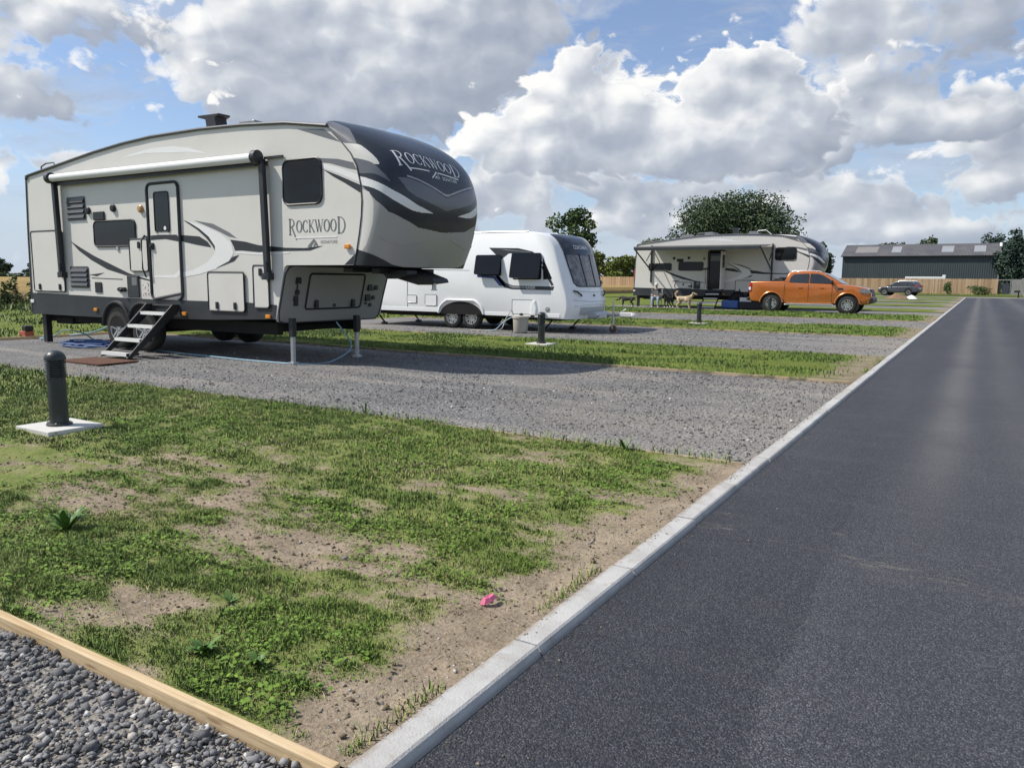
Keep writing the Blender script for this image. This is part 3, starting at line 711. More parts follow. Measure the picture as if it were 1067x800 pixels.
def serif_word(b, word, fn, big=1.3, space=.10):
    """fn(s, t): s along the word in letter heights, t height; first and last letters drawn larger"""
    s = 0
    for i, ch in enumerate(word):
        w, st = GLYPH[ch]; k = big if i in (0, len(word)-1) else 1.; drop = (1-k)*.55 if k > 1 else 0
        for pts, th in st: ribbon(b, [(s+x*k*.92, drop+z*k) for x, z in pts], th if isinstance(th, str) else th*k, fn)
        s += w*k*.92+space
    return s
def word_width(word, big=1.3, space=.10): return sum(GLYPH[c][0]*(big if i in (0, len(word)-1) else 1)*.92+space for i, c in enumerate(word))-space
def plain_text(b, s, fn, h, bold=0.):
    cu = bpy.data.curves.new('t', 'FONT'); cu.body = s; cu.size = 1; cu.offset = bold; cu.resolution_u = 3
    o = bpy.data.objects.new('t', cu); col.objects.link(o); me = bpy.data.meshes.new_from_object(o)
    k = [b.vert(fn(v.co.x*h*1.38, v.co.y*h*1.38)) for v in me.vertices]
    for p in me.polygons: b.face([k[i] for i in p.vertices])
    bpy.data.objects.remove(o); bpy.data.curves.remove(cu); bpy.data.meshes.remove(me)

# ------------------------------------------------------------------ wheels
def wheel(parent, c, r, w, spokes=5, side=-1, rim_m=None, name='wheel', off=(0, 0, 0)):
    c = Vector(c) + Vector(off); ax = (0, side, 0)
    t = MB(); rr = r*.62
    t.lathe(c - Vector(ax)*w/2, ax, [(0, rr), (0, r*.86), (w*.06, r*.95), (w*.18, r), (w*.5, r*1.005), (w*.82, r), (w*.94, r*.95), (w, r*.86), (w*1.01, rr*1.04), (w*.9, rr)], 32)
    ty = t.build(name, M_rubber, parent, smooth=True, angle=40)
    m = MB(); f = c + Vector(ax)*w*.40
    m.lathe(c - Vector(ax)*w*.3, ax, [(0, rr*.94), (w*.3, rr*.9), (w*.7, rr*.97), (w*.79, rr*1.0), (w*.79, rr*.92), (w*.45, rr*.86), (w*.40, .01)], 32)
    m.mat(1); m.cyl(c + Vector(ax)*w*.12, c + Vector(ax)*w*.14, rr*.86, n=24)
    m.mat(0); m.lathe(c + Vector(ax)*w*.1, ax, [(0, rr*.27), (w*.26, rr*.26), (w*.31, rr*.16), (w*.31, .004)], 16)
    for k in range(spokes):
        a = 2*PI*k/spokes + .3; d = Vector((math.cos(a), 0, math.sin(a))); s = Vector((-math.sin(a), 0, math.cos(a)))
        for q in (-1, 1):
            m.bar(f - Vector(ax)*w*.05 + d*rr*.2 + s*q*rr*.10, f + d*rr*.93 + s*q*rr*.17, rr*.15, w*.10, up=ax)
    m.build('rim', [rim_m or M_alloy, M_black], ty, smooth=True, angle=30)
    return ty

# ------------------------------------------------------------------ fifth-wheel camper, drawn about the first one's own axes
OFF = (12, -9.8, 0); SY = 8.55; FY = 11.05
BODY = [(-17.0, .58), (-17.02, 1.02), (-16.95, 2.2), (-16.88, 3.30), (-16.80, 3.37), (-15.7, 3.50), (-14.43, 3.65), (-13.5, 3.735), (-12.67, 3.78), (-11.35, 3.79), (-10.3, 3.76), (-9.3, 3.70), (-8.43, 3.58), (-8.14, 3.33), (-7.97, 3.16), (-7.86, 2.98), (-7.79, 2.72), (-7.77, 2.48), (-7.79, 2.25), (-7.83, 2.02), (-7.88, 1.80), (-7.95, 1.56), (-9.37, 1.56), (-9.42, 1.53), (-9.64, .70), (-11.1, .65), (-14.5, .58)]
CS = catmull([(-7.95, 1.56), (-7.83, 2.02), (-7.77, 2.48), (-7.86, 2.98), (-8.14, 3.33), (-8.43, 3.58)], 20)
CN = catmull([(-7.5, 1.54), (-7.28, 2.0), (-7.17, 2.45), (-7.2, 2.82), (-7.38, 3.18), (-7.74, 3.46), (-8.3, 3.69), (-8.95, 3.80)], 20)
def reparam(c):
    c = np.array(c); s = np.r_[0, np.cumsum(np.linalg.norm(np.diff(c, axis=0), axis=1))]; return s/s[-1], c
CS, CN = reparam(CS), reparam(CN)
def cap_point(u, v, off=0.):
    """front cap: u -1..1 across, v 0..1 up from the chin to the roof"""
    def S(u, v):
        th = u*PI/2; sn, cs = math.sin(th), math.cos(th); e = 2/3.2
        y = 1.25*math.copysign(abs(sn)**e, sn); w = abs(cs)**e if cs > 1e-9 else 0
        ax_, az_ = np.interp(v, CS[0], CS[1][:, 0]), np.interp(v, CS[0], CS[1][:, 1])
        vn = v*(1-.13*v**6)
        bx, bz = np.interp(vn, CN[0], CN[1][:, 0]), np.interp(vn, CN[0], CN[1][:, 1])
        return Vector((ax_+(bx-ax_)*w, 9.8+y, az_+(bz-az_)*w))
    p = S(u, v)
    if off:
        d = .004; n = (S(min(u+d, 1), v)-S(max(u-d, -1), v)).cross(S(u, min(v+d, 1))-S(u, max(v-d, 0)))
        p = p + n.normalized()*off
    return p
def inside_np(poly, U, V):
    c = np.zeros(U.shape, bool); j = len(poly)-1
    for i in range(len(poly)):
        (a, b_), (e, f) = poly[i], poly[j]
        if f != b_: c ^= ((b_ > V) != (f > V)) & (U < (e-a)*(V-b_)/(f-b_)+a)
        j = i
    return c
# painted regions of the cap, mirrored about its middle, later ones on top: (sideways fraction, v)
CAP = [
 (1, 0, [(0, 1), (1, 1), (1, .51), (.85, .348), (.64, .265), (.42, .225), (.2, .185), (0, .170)]),                 # gloss black field
 (7, 1, [(1, .84), (.80, .685), (.74, .63), (.67, .505), (.81, .54), (1, .68)]),                                   # cream return, top
 (7, 0, [(1.02, .50), (.93, .415), (.885, .350), (.872, .235), (.91, .12), (.97, .07), (1.02, .05)]),              # cream return, side
 (3, 0, [(1, 1), (.60, 1), (.585, .80), (.80, .683), (1, .833)]),                                                # grey shoulder
 (4, 1, [(1.02, .70), (.81, .555), (.70, .475), (.60, .40), (.80, .475), (1.02, .60)]),                            # grey over the pale blade
 (2, 1, [(1.02, .575), (.81, .437), (.56, .353), (.27, .286), (.075, .250), (.30, .258), (.585, .316), (.87, .418), (1.02, .525)]),  # pale blade
 (4, 2, [(0, .322), (.51, .400), (.60, .408), (.52, .345), (.43, .318), (.20, .288), (0, .268)]),                  # chevron (sideways in arc length)
 (5, 2, [(0, .336), (.50, .412), (.50, .405), (0, .328)]),                                                       # fine chevron line
 (6, 0, [(1.02, 0), (1.02, .11), (.985, .095), (.75, .06), (.384, .01), (.23, 0)]),                                # dark wedge under the chin
]
_us = np.linspace(0, 1, 400)
_pp = np.array([cap_point(u, .4)[:] for u in _us]); _ss = np.r_[0, np.cumsum(np.linalg.norm(np.diff(_pp, axis=0), axis=1))]; _ss /= _ss[-1]
def u2s(u): return float(np.interp(u, _us, _ss)) + max(0, u-1)
def s2u(s): return math.copysign(float(np.interp(abs(s), _ss, _us)), s)
def _closed(P, n=6):
    P = [np.array(p) for p in P]; m = len(P); out = []
    for i in range(m):
        a, b, c, d = P[i-1], P[i], P[(i+1) % m], P[(i+2) % m]
        for k in range(n): t = k/n; out.append(tuple(.5*((2*b)+(-a+c)*t*.8+(2*a-5*b+4*c-d)*t*t*.8+(-a+3*b-3*c+d)*t**3*.8 + .2*2*(c-b)*t)))
    return out
CAPS = []
for mi, sm, pl in CAP:
    q = pl if sm == 2 else [(u2s(u), v) for u, v in pl]; CAPS.append((mi, _closed(q) if sm == 1 else q))
def make_camper(root, o):
    near = SY
    AX = o.get('axles', (-13.98, -13.17))
    def mb(): return MB(OFF)
    # body shell with its painted graphics laid 2-3 mm proud
    b = mb(); b.prism(BODY, SY, FY)
    G = dict(
     S1=(1, [(-15.43,2.05),(-15.08,1.91),(-14.64,1.75),(-14.04,1.57),(-13.54,1.42),(-12.89,1.3),(-12.9,1.28),(-13.63,1.38),(-14.22,1.49),(-14.74,1.67),(-15.14,1.85)]),
     S2=(1, [(-14.84,1.39),(-14.32,1.43),(-14.59,1.36)]), S2b=(1, [(-14.77,1.335),(-13.75,1.315),(-13.75,1.30),(-14.77,1.32)]),
     S3=(1, [(-13.27,2.02),(-12.98,2.09),(-12.51,2.1),(-12.05,2.09),(-11.47,2.05),(-11.26,1.96),(-11.16,1.86),(-11.55,1.91),(-11.91,1.97),(-12.36,2.02),(-12.83,2.01),(-13.28,1.95)]),
     S4=(3, [(-11.81,2.33),(-11.32,2.22),(-10.91,2.08),(-10.65,1.92),(-10.6,1.76),(-10.73,1.63),(-11.08,1.5),(-11.52,1.41),(-12.11,1.34),(-12.81,1.35),(-12.81,1.38),(-12.18,1.4),(-11.65,1.49),(-11.29,1.61),(-11.07,1.77),(-11.07,1.88),(-11.22,2.04),(-11.46,2.18)]),
     S4b=(1, [(-11.88,2.34),(-11.53,2.23),(-11.22,2.04),(-11.06,1.88),(-11.06,1.79),(-11.13,1.88),(-11.29,2.02),(-11.51,2.16),(-11.81,2.3)]),
     S5=(2, [(-11.59,2.32),(-11.1,2.25),(-10.7,2.1),(-10.51,2.0),(-10.71,2.03),(-11.04,2.15)]),
     S6=(1, [(-10.68,1.98),(-10.31,1.94),(-10.0,1.88),(-9.38,1.83),(-8.96,1.82),(-8.56,1.85),(-8.85,1.78),(-9.38,1.78),(-10.0,1.77),(-10.39,1.8),(-10.57,1.8),(-10.6,1.87)]),
     S6b=(3, [(-10.55,1.785),(-10.0,1.755),(-9.3,1.765),(-9.3,1.74),(-10.0,1.725),(-10.55,1.755)]),
     S7=(1, [(-10.47,1.73),(-10.6,1.63),(-11.08,1.51),(-10.73,1.63),(-10.63,1.7)]),
     S8=(3, [(-13.76,3.46),(-13.33,3.54),(-12.69,3.6),(-12.08,3.59),(-11.65,3.53),(-11.13,3.39),(-11.65,3.46),(-12.24,3.49),(-12.85,3.53),(-13.42,3.5)]),
     F1=(2, [(-8.98,3.14),(-8.61,3.14),(-8.23,3.1),(-7.93,3.03),(-7.86,2.92),(-8.02,2.95),(-8.39,3.05),(-8.61,3.08)]),
     F2=(3, [(-8.56,3.06),(-8.23,2.98),(-7.84,2.85),(-7.80,2.74),(-8.08,2.84),(-8.34,2.93),(-8.56,2.99)]),
     F3=(1, [(-8.53,2.97),(-8.24,2.87),(-7.81,2.71),(-7.79,2.59),(-8.08,2.74),(-8.34,2.86)]),
     F4=(2, [(-9.05,3.6),(-8.50,3.55),(-8.18,3.34),(-8.49,3.43)]),
     F5=(1, [(-8.14,1.565),(-7.90,1.74),(-7.96,1.565)]))
    for k, (nm, (mi, pts)) in enumerate(G.items()):
        b.mat(mi); b.poly([(x, SY-.0015-.0006*(k % 5)-(.002 if nm == 'S4b' else 0), z) for x, z in pts])
    body = b.build('body', [RVB, RVDG, RVMG, RVLG], root)
    # roof edge moulding, gutter and corner trims
    b = mb(); roof = BODY[3:13]
    for yy in (SY, FY):
        b.tube([(x, yy-.012*(1 if yy == SY else -1), z+.012) for x, z in roof], .028, 8)
    b.tube([(-16.86, SY-.03, 3.36), (-16.86, FY+.03, 3.36)], .03, 8)
    b.tube([(x, SY-.006, z) for x, z in BODY[12:22]], .010, 6); b.tube([(x, FY+.006, z) for x, z in BODY[12:22]], .010, 6)
    b.tube([(-17.01, SY-.008, .6), (-16.96, SY-.008, 2.2), (-16.89, SY-.008, 3.32)], .016, 6)
    b.build('roof_trim', RVEM, root, smooth=True)
    b = mb(); b.grid(lambda u, v: (np.interp(u, np.linspace(0, 1, len(roof)), [p[0] for p in roof]), SY+.02+(FY-SY-.04)*v, np.interp(u, np.linspace(0, 1, len(roof)), [p[1] for p in roof])+.01+(.05+.09*max(0, min(1, (u-.75)/.25)))*math.sin(PI*v)), 24, 8)
    b.build('roof_membrane', paint('roof_white', (.6, .6, .58), .6, .2, 0), root, smooth=True)
    # front cap
    NU, NV = (440, 320) if o.get('letters') else (110, 90)
    b = mb(); vv = np.arange(NV+1)/NV; vn = vv*(1-.13*vv**6); e_ = 2/3.2
    ax_, az_, bx_, bz_ = np.interp(vv, CS[0], CS[1][:, 0]), np.interp(vv, CS[0], CS[1][:, 1]), np.interp(vn, CN[0], CN[1][:, 0]), np.interp(vn, CN[0], CN[1][:, 1]); I = []
    for i in range(NU+1):
        th = (-1+2*i/NU)*PI/2; y_ = 9.8+1.25*math.copysign(abs(math.sin(th))**e_, th); w_ = max(0, math.cos(th))**e_ if abs(th) < PI/2-1e-9 else 0
        I.append([b.vert((ax_[j]+(bx_[j]-ax_[j])*w_, y_, az_[j]+(bz_[j]-az_[j])*w_)) for j in range(NV+1)])
    UC = -1+2*(np.arange(NU)+.5)/NU; US = np.array([u2s(abs(q)) for q in UC]); Ug, Vg = np.meshgrid(US, (np.arange(NV)+.5)/NV, indexing='ij'); K = np.zeros((NU, NV), int)
    for mi, pl in CAPS: K[inside_np(pl, Ug, Vg)] = mi
    if o.get('sky_sheen'): K[(UC > .12)[:, None] & (Vg < .56)] = 2  # sky reflection put into the colour: far side of the lower cap pale
    for i in range(NU):
        for j in range(NV): b.mi = int(K[i, j]); b.face((I[i][j], I[i+1][j], I[i+1][j+1], I[i][j+1]))
    b.build('front_cap', [RVCG, RVBLK, RVLG, RVMG, paint('cap_chevron', (.13, .135, .15), .3, .05), RVCG, RVDG, RVB], root, smooth=True, angle=80)
    b = mb()
    for side in (-1, 1):          # crease lines moulded in the chin
        b.tube([cap_point(side*(.75-.7*k/12), .155-.05*math.sin(PI*k/12/1.1)-.0, .001) for k in range(13)], .008, 5)
    b.build_each('chin_moulding', RVCG, root, smooth=True)
    b = mb(); b.poly([(-9.4, SY+.03, 1.55), (-7.97, SY+.03, 1.55)]+[tuple(cap_point(-.95+1.9*k/16, 0)+Vector((-.012, 0, -.004))) for k in range(17)]+[(-7.97, FY-.03, 1.55), (-9.4, FY-.03, 1.55)])
    b.build('overhang_floor', M_under, root)
    # lower front bulkhead in grey with its hatch
    fx = lambda z: -9.405 - (1.56-z)*.262
    fp = lambda y, z, d=0.: (fx(z)+d, y, z)
    b = mb()
    q = [(8.60, .66), (8.56, .80), (8.57, 1.42), (8.64, 1.535), (8.72, 1.552), (10.95, 1.552), (11.04, 1.5), (10.98, .72), (10.9, .63), (8.7, .635)]
    A = [b.vert(fp(y, z, .012)) for y, z in q]; B = [b.vert(fp(y, z, -.06)) for y, z in q]; b.face(A)
    for k in range(len(q)): b.face((A[k], A[(k+1) % len(q)], B[(k+1) % len(q)], B[k]))
    fb_ = b.build('front_bulkhead', RVG, root)
    b = mb(); b.tube([fp(y, z, .016) for y, z in q[:]+q[:1]], .012, 6); b.build('bulkhead_trim', RVK, fb_, smooth=True)
    b = mb(); h = rrect(9.10, 10.42, .85, 1.43, .05); b.poly([fp(y, z, .020) for y, z in h]); hat = b.build('storage_hatch', RVG, root)
    b = mb(); b.tube([fp(y, z, .022) for y, z in h+h[:1]], .016, 6); b.build('hatch_frame', M_black, hat, smooth=True)
    b = mb()
    for y in (9.32, 10.2): b.box(fp(y-.035, .87, .022), fp(y+.035, 1.0, .05))
    b.box(fp(9.74, .88, .02), fp(9.78, .93, .04)); b.build_each('latch', M_black, hat, bevel=.006)
    b = mb()
    for y, z, s in ((10.6, 1.2, .055), (10.76, 1.2, .04), (10.58, 1.02, .06), (10.73, 1.02, .035), (10.56, .92, .02), (10.68, .89, .03), (8.86, 1.32, .05), (8.87, 1.13, .04), (8.86, 1.03, .045), (8.88, .95, .04)):
        b.box(fp(y-s, z-s, .012), fp(y+s, z+s, .03))
    b.build_each('service_socket', M_black, root, bevel=.006)
    b = mb(); b.tube([fp(8.84, 1.36, .03), fp(8.8, 1.31, .04), fp(8.84, 1.25, .04), fp(8.86, 1.1, .03)], .012, 6); b.build('cable_tail', M_black, root)
    # skirt
    b = mb(); ky = SY-.012
    b.prism([(-17.01, .575), (-17.02, 1.01), (-12.95, .955), (-11.98, .955), (-10.3, .955), (-9.62, .93), (-9.665, .70), (-11.1, .645), (-14.5, .575)], ky, SY-.001)
    b.box((-17.03, SY, .56), (-17.0, FY, .66)); b.build('skirt', RVK, root)
    b = mb()
    for x in AX:
        pts = [(x+.44*math.cos(a), ky-.012, .42+.46*math.sin(a)) for a in [PI*k/14 for k in range(15)]]
        b.tube(pts, .034, 8)
    b.build_each('wheel_arch', M_black, root, smooth=True)
    b = mb()
    for x in AX: b.prism([(x+.42*math.cos(PI*k/14), .42+.44*math.sin(PI*k/14)) for k in range(15)], ky-.006, ky-.003)
    b.build_each('wheel_well', M_under, root)
    for x in AX:
        wheel(root, (x, SY+.10, .375), .375, .24, off=OFF)
        wheel(root, (x, FY-.10, .375), .375, .24, side=1, off=OFF)
    b = mb(); b.box((-16.9, SY+.25, .42), (-9.9, SY+.37, .62)); b.box((-16.9, FY-.37, .42), (-9.9, FY-.25, .62))
    for x in AX: b.cyl((x, SY+.2, .375), (x, FY-.2, .375), .05)
    for x in (-16.2, -15.0, -12.1, -11, -10.2): b.box((x, SY+.3, .45), (x+.08, FY-.3, .55))
    b.box((-16.5, SY+.2, .38), (-15.9, SY+.6, .5)); b.box((-15.4, SY+.5, .36), (-14.9, SY+1.2, .5))
    b.build('chassis', M_under, root)
    # entrance door
    b = mb(); d = rrect(-12.80, -11.985, .985, 2.965, .07); b.prism(d, SY-.022, SY-.004); door = b.build('door', RVB if not o.get('door_open') else M_under, root)
    b = mb(); b.tube([(x, SY-.024, z) for x, z in rrect(-12.845, -11.965, .965, 2.99, .11)]*1+[(-11.965+.0, SY-.024, 1.075)], .026, 8); b.build('door_frame', RVK, door, smooth=True)
    if not o.get('door_open'):
        b = mb(); b.prism(rrect(-12.63, -12.235, 2.15, 2.83, .04), SY-.032, SY-.02); w = b.build('door_window', M_glass, door)
        b = mb(); b.tube([(x, SY-.032, z) for x, z in rrect(-12.635, -12.23, 2.145, 2.835, .045)], .012, 6); b.build('window_frame', M_black, w, smooth=True)
        b = mb(); b.box((-12.80, SY-.055, 1.84), (-12.70, SY-.02, 1.96)); b.box((-12.79, SY-.075, 1.88), (-12.72, SY-.05, 1.92)); b.build('handle', M_black, door, bevel=.01)
        b = mb(); b.mat(1)
        for k, (mi, pts) in enumerate(((0, G['S3'][1]), (1, [p for p in G['S4'][1]]))):
            cl = [(min(max(x, -12.79), -12.0), z) for x, z in pts]
            b.mat(mi); b.poly([(x, SY-.0235-.0008*k, z) for x, z in cl if True])
        b.build('door_graphic', [RVDG, RVLG], door)
        b = mb(); b.cyl((-12.35, SY-.034, 2.21), (-12.35, SY-.036, 2.21), .035, n=12); b.build('sticker', RVLG, door)
    else:
        b = mb(); b.box((-12.72, SY-.03, 1.02), (-12.02, SY-.024, 2.9)); b.build('screen_door', M_glass, door)
        b = mb(); b.box((-12.70, SY-.04, 2.45), (-12.05, SY-.031, 2.72)); b.build('blind', RVMG, door)
        b = mb(); b.box((-11.95, SY-.80, .99), (-11.91, SY-.03, 2.93)); dl_ = b.build('door_leaf', RVLG, root, bevel=.008)
        b = mb(); b.box((-11.957, SY-.6, 2.1), (-11.903, SY-.2, 2.75)); b.build('door_window', M_glass, dl_)
    b = mb(); b.tube([(-12.93, SY-.06, 1.35), (-12.93, SY-.12, 1.5), (-12.93, SY-.12, 2.0), (-12.93, SY-.05, 2.1)], .014, 6); b.build('grab_handle', M_black, root, smooth=True)
    # windows
    def window(x0, x1, z0, z1, r=.07):
        b = mb(); b.prism(rrect(x0+.02, x1-.02, z0+.02, z1-.02, r), SY-.016, SY-.003); w = b.build('window', M_glass, root)
        b = mb(); q = rrect(x0, x1, z0, z1, r+.02); b.tube([(x, SY-.012, z) for x, z in q+q[:1]], .017, 6); b.build('window_frame', M_black, w, smooth=True)
    for wn in o['windows']: window(*wn)
    # hatches
    def hatch(x0, x1, z0, z1, frame=True, latches=((.25, 0), (.75, 0)), m_=None):
        b = mb(); q = rrect(x0, x1, z0, z1, .045); b.prism(q, SY-.030, SY-.013); h = b.build('storage_hatch', m_ or RVB, root)
        if frame:
            b = mb(); b.tube([(x, SY-.028, z) for x, z in q+q[:1]], .014, 6); b.build('hatch_frame', M_black, h, smooth=True)
        for f, t in latches:
            b = mb(); xx = x0+(x1-x0)*f; zz = z0+.03 if not t else z1-.17
            b.box((xx-.03, SY-.055, zz), (xx+.03, SY-.028, zz+.12)); b.build_each('latch', M_black, h, bevel=.008)
    for hh in o['hatches']: hatch(*hh)
    # louvred fridge vents
    for x0, x1, z0, z1 in o['vents']:
        b = mb(); b.prism(rrect(x0, x1, z0, z1, .03), SY-.014, SY-.002)
        n = 4
        for k in range(n):
            za = z0+.03+(z1-z0-.06)*k/n; hgt = (z1-z0-.06)/n
            b.poly([(x0+.03, SY-.016, za), (x1-.03, SY-.016, za), (x1-.03, SY-.045, za+hgt*.18), (x0+.03, SY-.045, za+hgt*.18)])
            b.poly([(x0+.03, SY-.045, za+hgt*.18), (x1-.03, SY-.045, za+hgt*.18), (x1-.03, SY-.018, za+hgt*.92), (x0+.03, SY-.018, za+hgt*.92)])
        b.build('vent', paint('vent_grey', (.055, .06, .066), .45, .1), root)
    # fittings
    for x, z in ((-14.72, 2.60), (-13.90, 2.615)):
        b = mb(); b.lathe((x, SY-.002, z), (0, -1, 0), [(0, .07), (.03, .07), (.05, .055), (.055, .01)], 14); b.build('outside_speaker', M_black, root, smooth=True)
    b = mb(); b.lathe((-13.06, SY-.002, 2.57), (0, -1, 0), [(0, .07), (.03, .07), (.05, .05), (.055, .01)], 14); b.build('porch_light', mat('porch_lens', lambda T, P, b: dict(color=T.mix(T.noise(P, 30), (.40, .22, .08), (.5, .3, .12))), rough=.3), root, smooth=True)
    b = mb(); b.box((-14.55, SY-.03, 2.41), (-14.2, SY-.002, 2.57)); b.build('outside_panel', M_black, root, bevel=.01)
    b = mb(); b.box((-13.58, SY-.03, .98), (-13.23, SY-.002, 1.38)); pz = b.build('outlet_panel', RVK, root, bevel=.01)
    b = mb(); b.box((-13.42, SY-.034, 1.2), (-13.27, SY-.031, 1.35)); b.build('panel_label', RVMG, pz)
    b = mb(); b.box((-14.65, SY-.02, 1.05), (-14.43, SY-.002, 1.25)); b.build('water_inlet', M_black, root, bevel=.008)
    b = mb(); b.box((-13.85, SY-.05, 1.08), (-13.65, SY-.002, 1.16)); b.cyl((-13.75, SY-.05, 1.12), (-13.68, SY-.09, 1.1), .03, n=8); b.box((-13.91, SY-.03, 1.1), (-13.87, SY-.002, 1.14)); b.build('tap', M_black, root, bevel=.006)
    b = mb(); b.box((-13.87, SY-.025, 1.84), (-13.80, SY-.002, 1.92)); b.build('lock', M_steel, root, bevel=.008)
    b = mb()
    for x, z in ((-13.10, 1.18), (-12.95, 1.13), (-13.09, 1.04), (-12.95, 1.05), (-12.96, 1.22)): b.box((x-.045, SY-.004, z-.03), (x+.045, SY-.0015, z+.03))
    b.build_each('warning_sticker', mat('sticker_paper', lambda T, P, b: dict(color=T.mix(T.step(T.noise(P, 25, 2), .5, .6), (.7, .7, .68), (.3, .14, .13))), rough=.5), root)
    for x, z, m_, nm in ((-14.65, .72, M_amber, 'side_marker'), (-11.94, .72, M_amber, 'side_marker'), (-9.80, .74, M_amber, 'side_marker'), (-8.05, 1.83, M_amber, 'side_marker')):
        b = mb(); b.box((x-.055, SY-.045, z-.032), (x+.055, SY-.008, z+.032)); b.build(nm, m_, root, bevel=.012)
    b = mb(); b.box((-17.02, SY-.03, .80), (-16.90, SY-.008, .87)); b.build('reflector', M_clear, root, bevel=.008)
    b = mb(); b.box((-17.05, SY+.05, 1.3), (-17.0, SY+.16, 2.0)); b.box((-17.05, FY-.16, 1.3), (-17.0, FY-.05, 2.0)); b.build_each('tail_light', M_red, root, bevel=.01)
    # lettering
    if o.get('letters'):
        b = mb(); ww = word_width('ROCKWOOD'); k = 1.20/ww
        serif_word(b, 'ROCKWOOD', lambda s, t: (-9.30+s*k, SY-.0045, 2.055+t*k*1.16))
        L_ = b.build('lettering', RVMG, root, fix=False)
        b = mb(); b.box((-9.16, SY-.005, 1.968), (-8.28, SY-.0018, 1.985)); b.build('underline', RVLG, L_)
        b = mb()
        b.poly([(-8.90, SY-.0055, 1.84), (-8.76, SY-.0055, 1.955), (-8.73, SY-.0055, 1.94), (-8.82, SY-.0055, 1.85), (-8.80, SY-.0055, 1.835)]); b.poly([(-8.78, SY-.0055, 1.83), (-8.72, SY-.0055, 1.93), (-8.66, SY-.0055, 1.83), (-8.70, SY-.0055, 1.845), (-8.73, SY-.0055, 1.87), (-8.75, SY-.0055, 1.845)])
        b.mat(1); plain_text(b, 'SIGNATURE', lambda x, z: (-8.62+x, SY-.005, 1.885+z), .048)
        b.build('mountain_emblem', [RVMG, RVMG], L_, fix=False)
        def cy(y, v): return cap_point(math.copysign(2/PI*math.asin(min(1, abs(y)**1.6)), y), v, .006)
        b = mb(); ku = 1.14/ww
        serif_word(b, 'ROCKWOOD', lambda s, t: cy(-.74+s*ku, .470-.034*s/ww+t*(.066-.016*s/ww)))
        L2 = b.build('cap_lettering', RVLG, root, fix=False)
        b = mb()
        ribbon(b, [(-.60+.34*i/8, .443-.008*i/8) for i in range(9)], .006, cy); ribbon(b, [(-.10+.42*i/8, .433-.012*i/8) for i in range(9)], .006, cy)
        ribbon(b, [(-.24, .405), (-.19, .418), (-.13, .436)], .008, cy); ribbon(b, [(-.13, .436), (-.11, .42), (-.09, .404)], .006, cy); ribbon(b, [(-.18, .404), (-.15, .415), (-.12, .404)], .007, cy)
        plain_text(b, 'SIGNATURE', lambda x, z: cy(-.04+x*1.5, .402-.01*x+z*.62), .028)
        b.build('underline', RVLG, L2, fix=False)
    # landing legs, rear jacks, hitch
    for y in (8.70, 10.19):
        b = mb(); b.box((-9.485, y-.045, .42), (-9.395, y+.045, .72)); l = b.build('landing_leg', M_black, root, bevel=.01)
        b = mb(); b.box((-9.47, y-.03, .0), (-9.41, y+.03, .44)); b.box((-9.50, y-.06, -.03), (-9.38, y+.06, .012)); b.build('inner_leg', M_steel, l, bevel=.006)
    for y in (SY+.15, FY-.15):
        b = mb(); b.box((-16.84, y-.06, -.02), (-16.70, y+.06, .58)); b.build('rear_jack', M_black, root, bevel=.01)
    b = mb()
    P_ = [(-8.7, 1.54), (-7.85, 1.54), (-7.30, 1.37), (-7.27, 1.31), (-7.6, 1.27), (-8.3, 1.43)]
    b.prism(P_, 9.6, 10.0); b.box((-8.6, 9.0, 1.46), (-8.4, 10.6, 1.53)); b.box((-8.1, 9.1, 1.44), (-7.95, 10.5, 1.53))
    b.prism([(-8.2, 1.52), (-7.6, 1.50), (-7.6, 1.42), (-8.0, 1.36)], 9.35, 9.6)
    hi = b.build('hitch_box', M_black, root, bevel=.012)
    b = mb(); b.cyl((-7.42, 9.8, 1.30), (-7.42, 9.8, 1.20), .035, n=12); b.cyl((-7.42, 9.8, 1.20), (-7.42, 9.8, 1.185), .05, n=12); b.build('kingpin', M_steel, hi, smooth=True)
    # roof fittings
    b = mb(); b.prism([(-11.72, 3.78), (-11.78, 4.08), (-11.98, 4.13), (-11.98, 4.165), (-11.42, 4.155), (-11.42, 4.125), (-11.52, 4.09), (-11.46, 3.78)], 9.0, 9.25); b.build('tv_aerial', M_black, root, bevel=.012)
    b = mb(); b.prism([(-10.95, 3.80), (-10.90, 3.97), (-10.55, 3.965), (-10.40, 3.79)], 9.0, 9.4); b.build_each('roof_vent', RVMG, root, bevel=.02)
    b = mb(); b.prism([(-13.3, 3.74), (-13.2, 3.95), (-12.8, 3.96), (-12.7, 3.78)], 9.0, 9.4); b.prism([(-14.6, 3.62), (-14.5, 3.84), (-14.0, 3.88), (-13.8, 3.70)], 9.0, 9.4); b.build_each('roof_vent', RVMG, root, bevel=.02)
    b = mb(); b.tube([(-16.5, SY+.1, 3.40), (-16.48, SY+.1, 3.55), (-16.3, SY+.1, 3.60), (-16.02, SY+.1, 3.60), (-15.95, SY+.1, 3.5)], .014, 6); b.tube([(-16.5, SY+.6, 3.40), (-16.48, SY+.6, 3.55), (-16.3, SY+.6, 3.60), (-16.02, SY+.6, 3.60)], .014, 6); b.build_each('ladder_hoop', M_black, root, smooth=True)
    if o.get('air_con'):
        b = mb(); b.prism([(-13.9, 3.72), (-13.7, 3.98), (-12.9, 4.02), (-12.6, 3.80)], 9.3, 10.2); b.build('air_conditioner', RVK, root, bevel=.05)
        b = mb(); b.tube([(-10.6, 9.2, 3.78), (-10.5, 9.2, 4.0), (-10.1, 9.2, 4.03), (-9.8, 9.2, 3.8)], .02, 6); b.build('roof_rack', M_alu, root)
    # steps down to the gravel
    st = empty('entry_steps', (0, 0, 0), None, None); st.parent = root
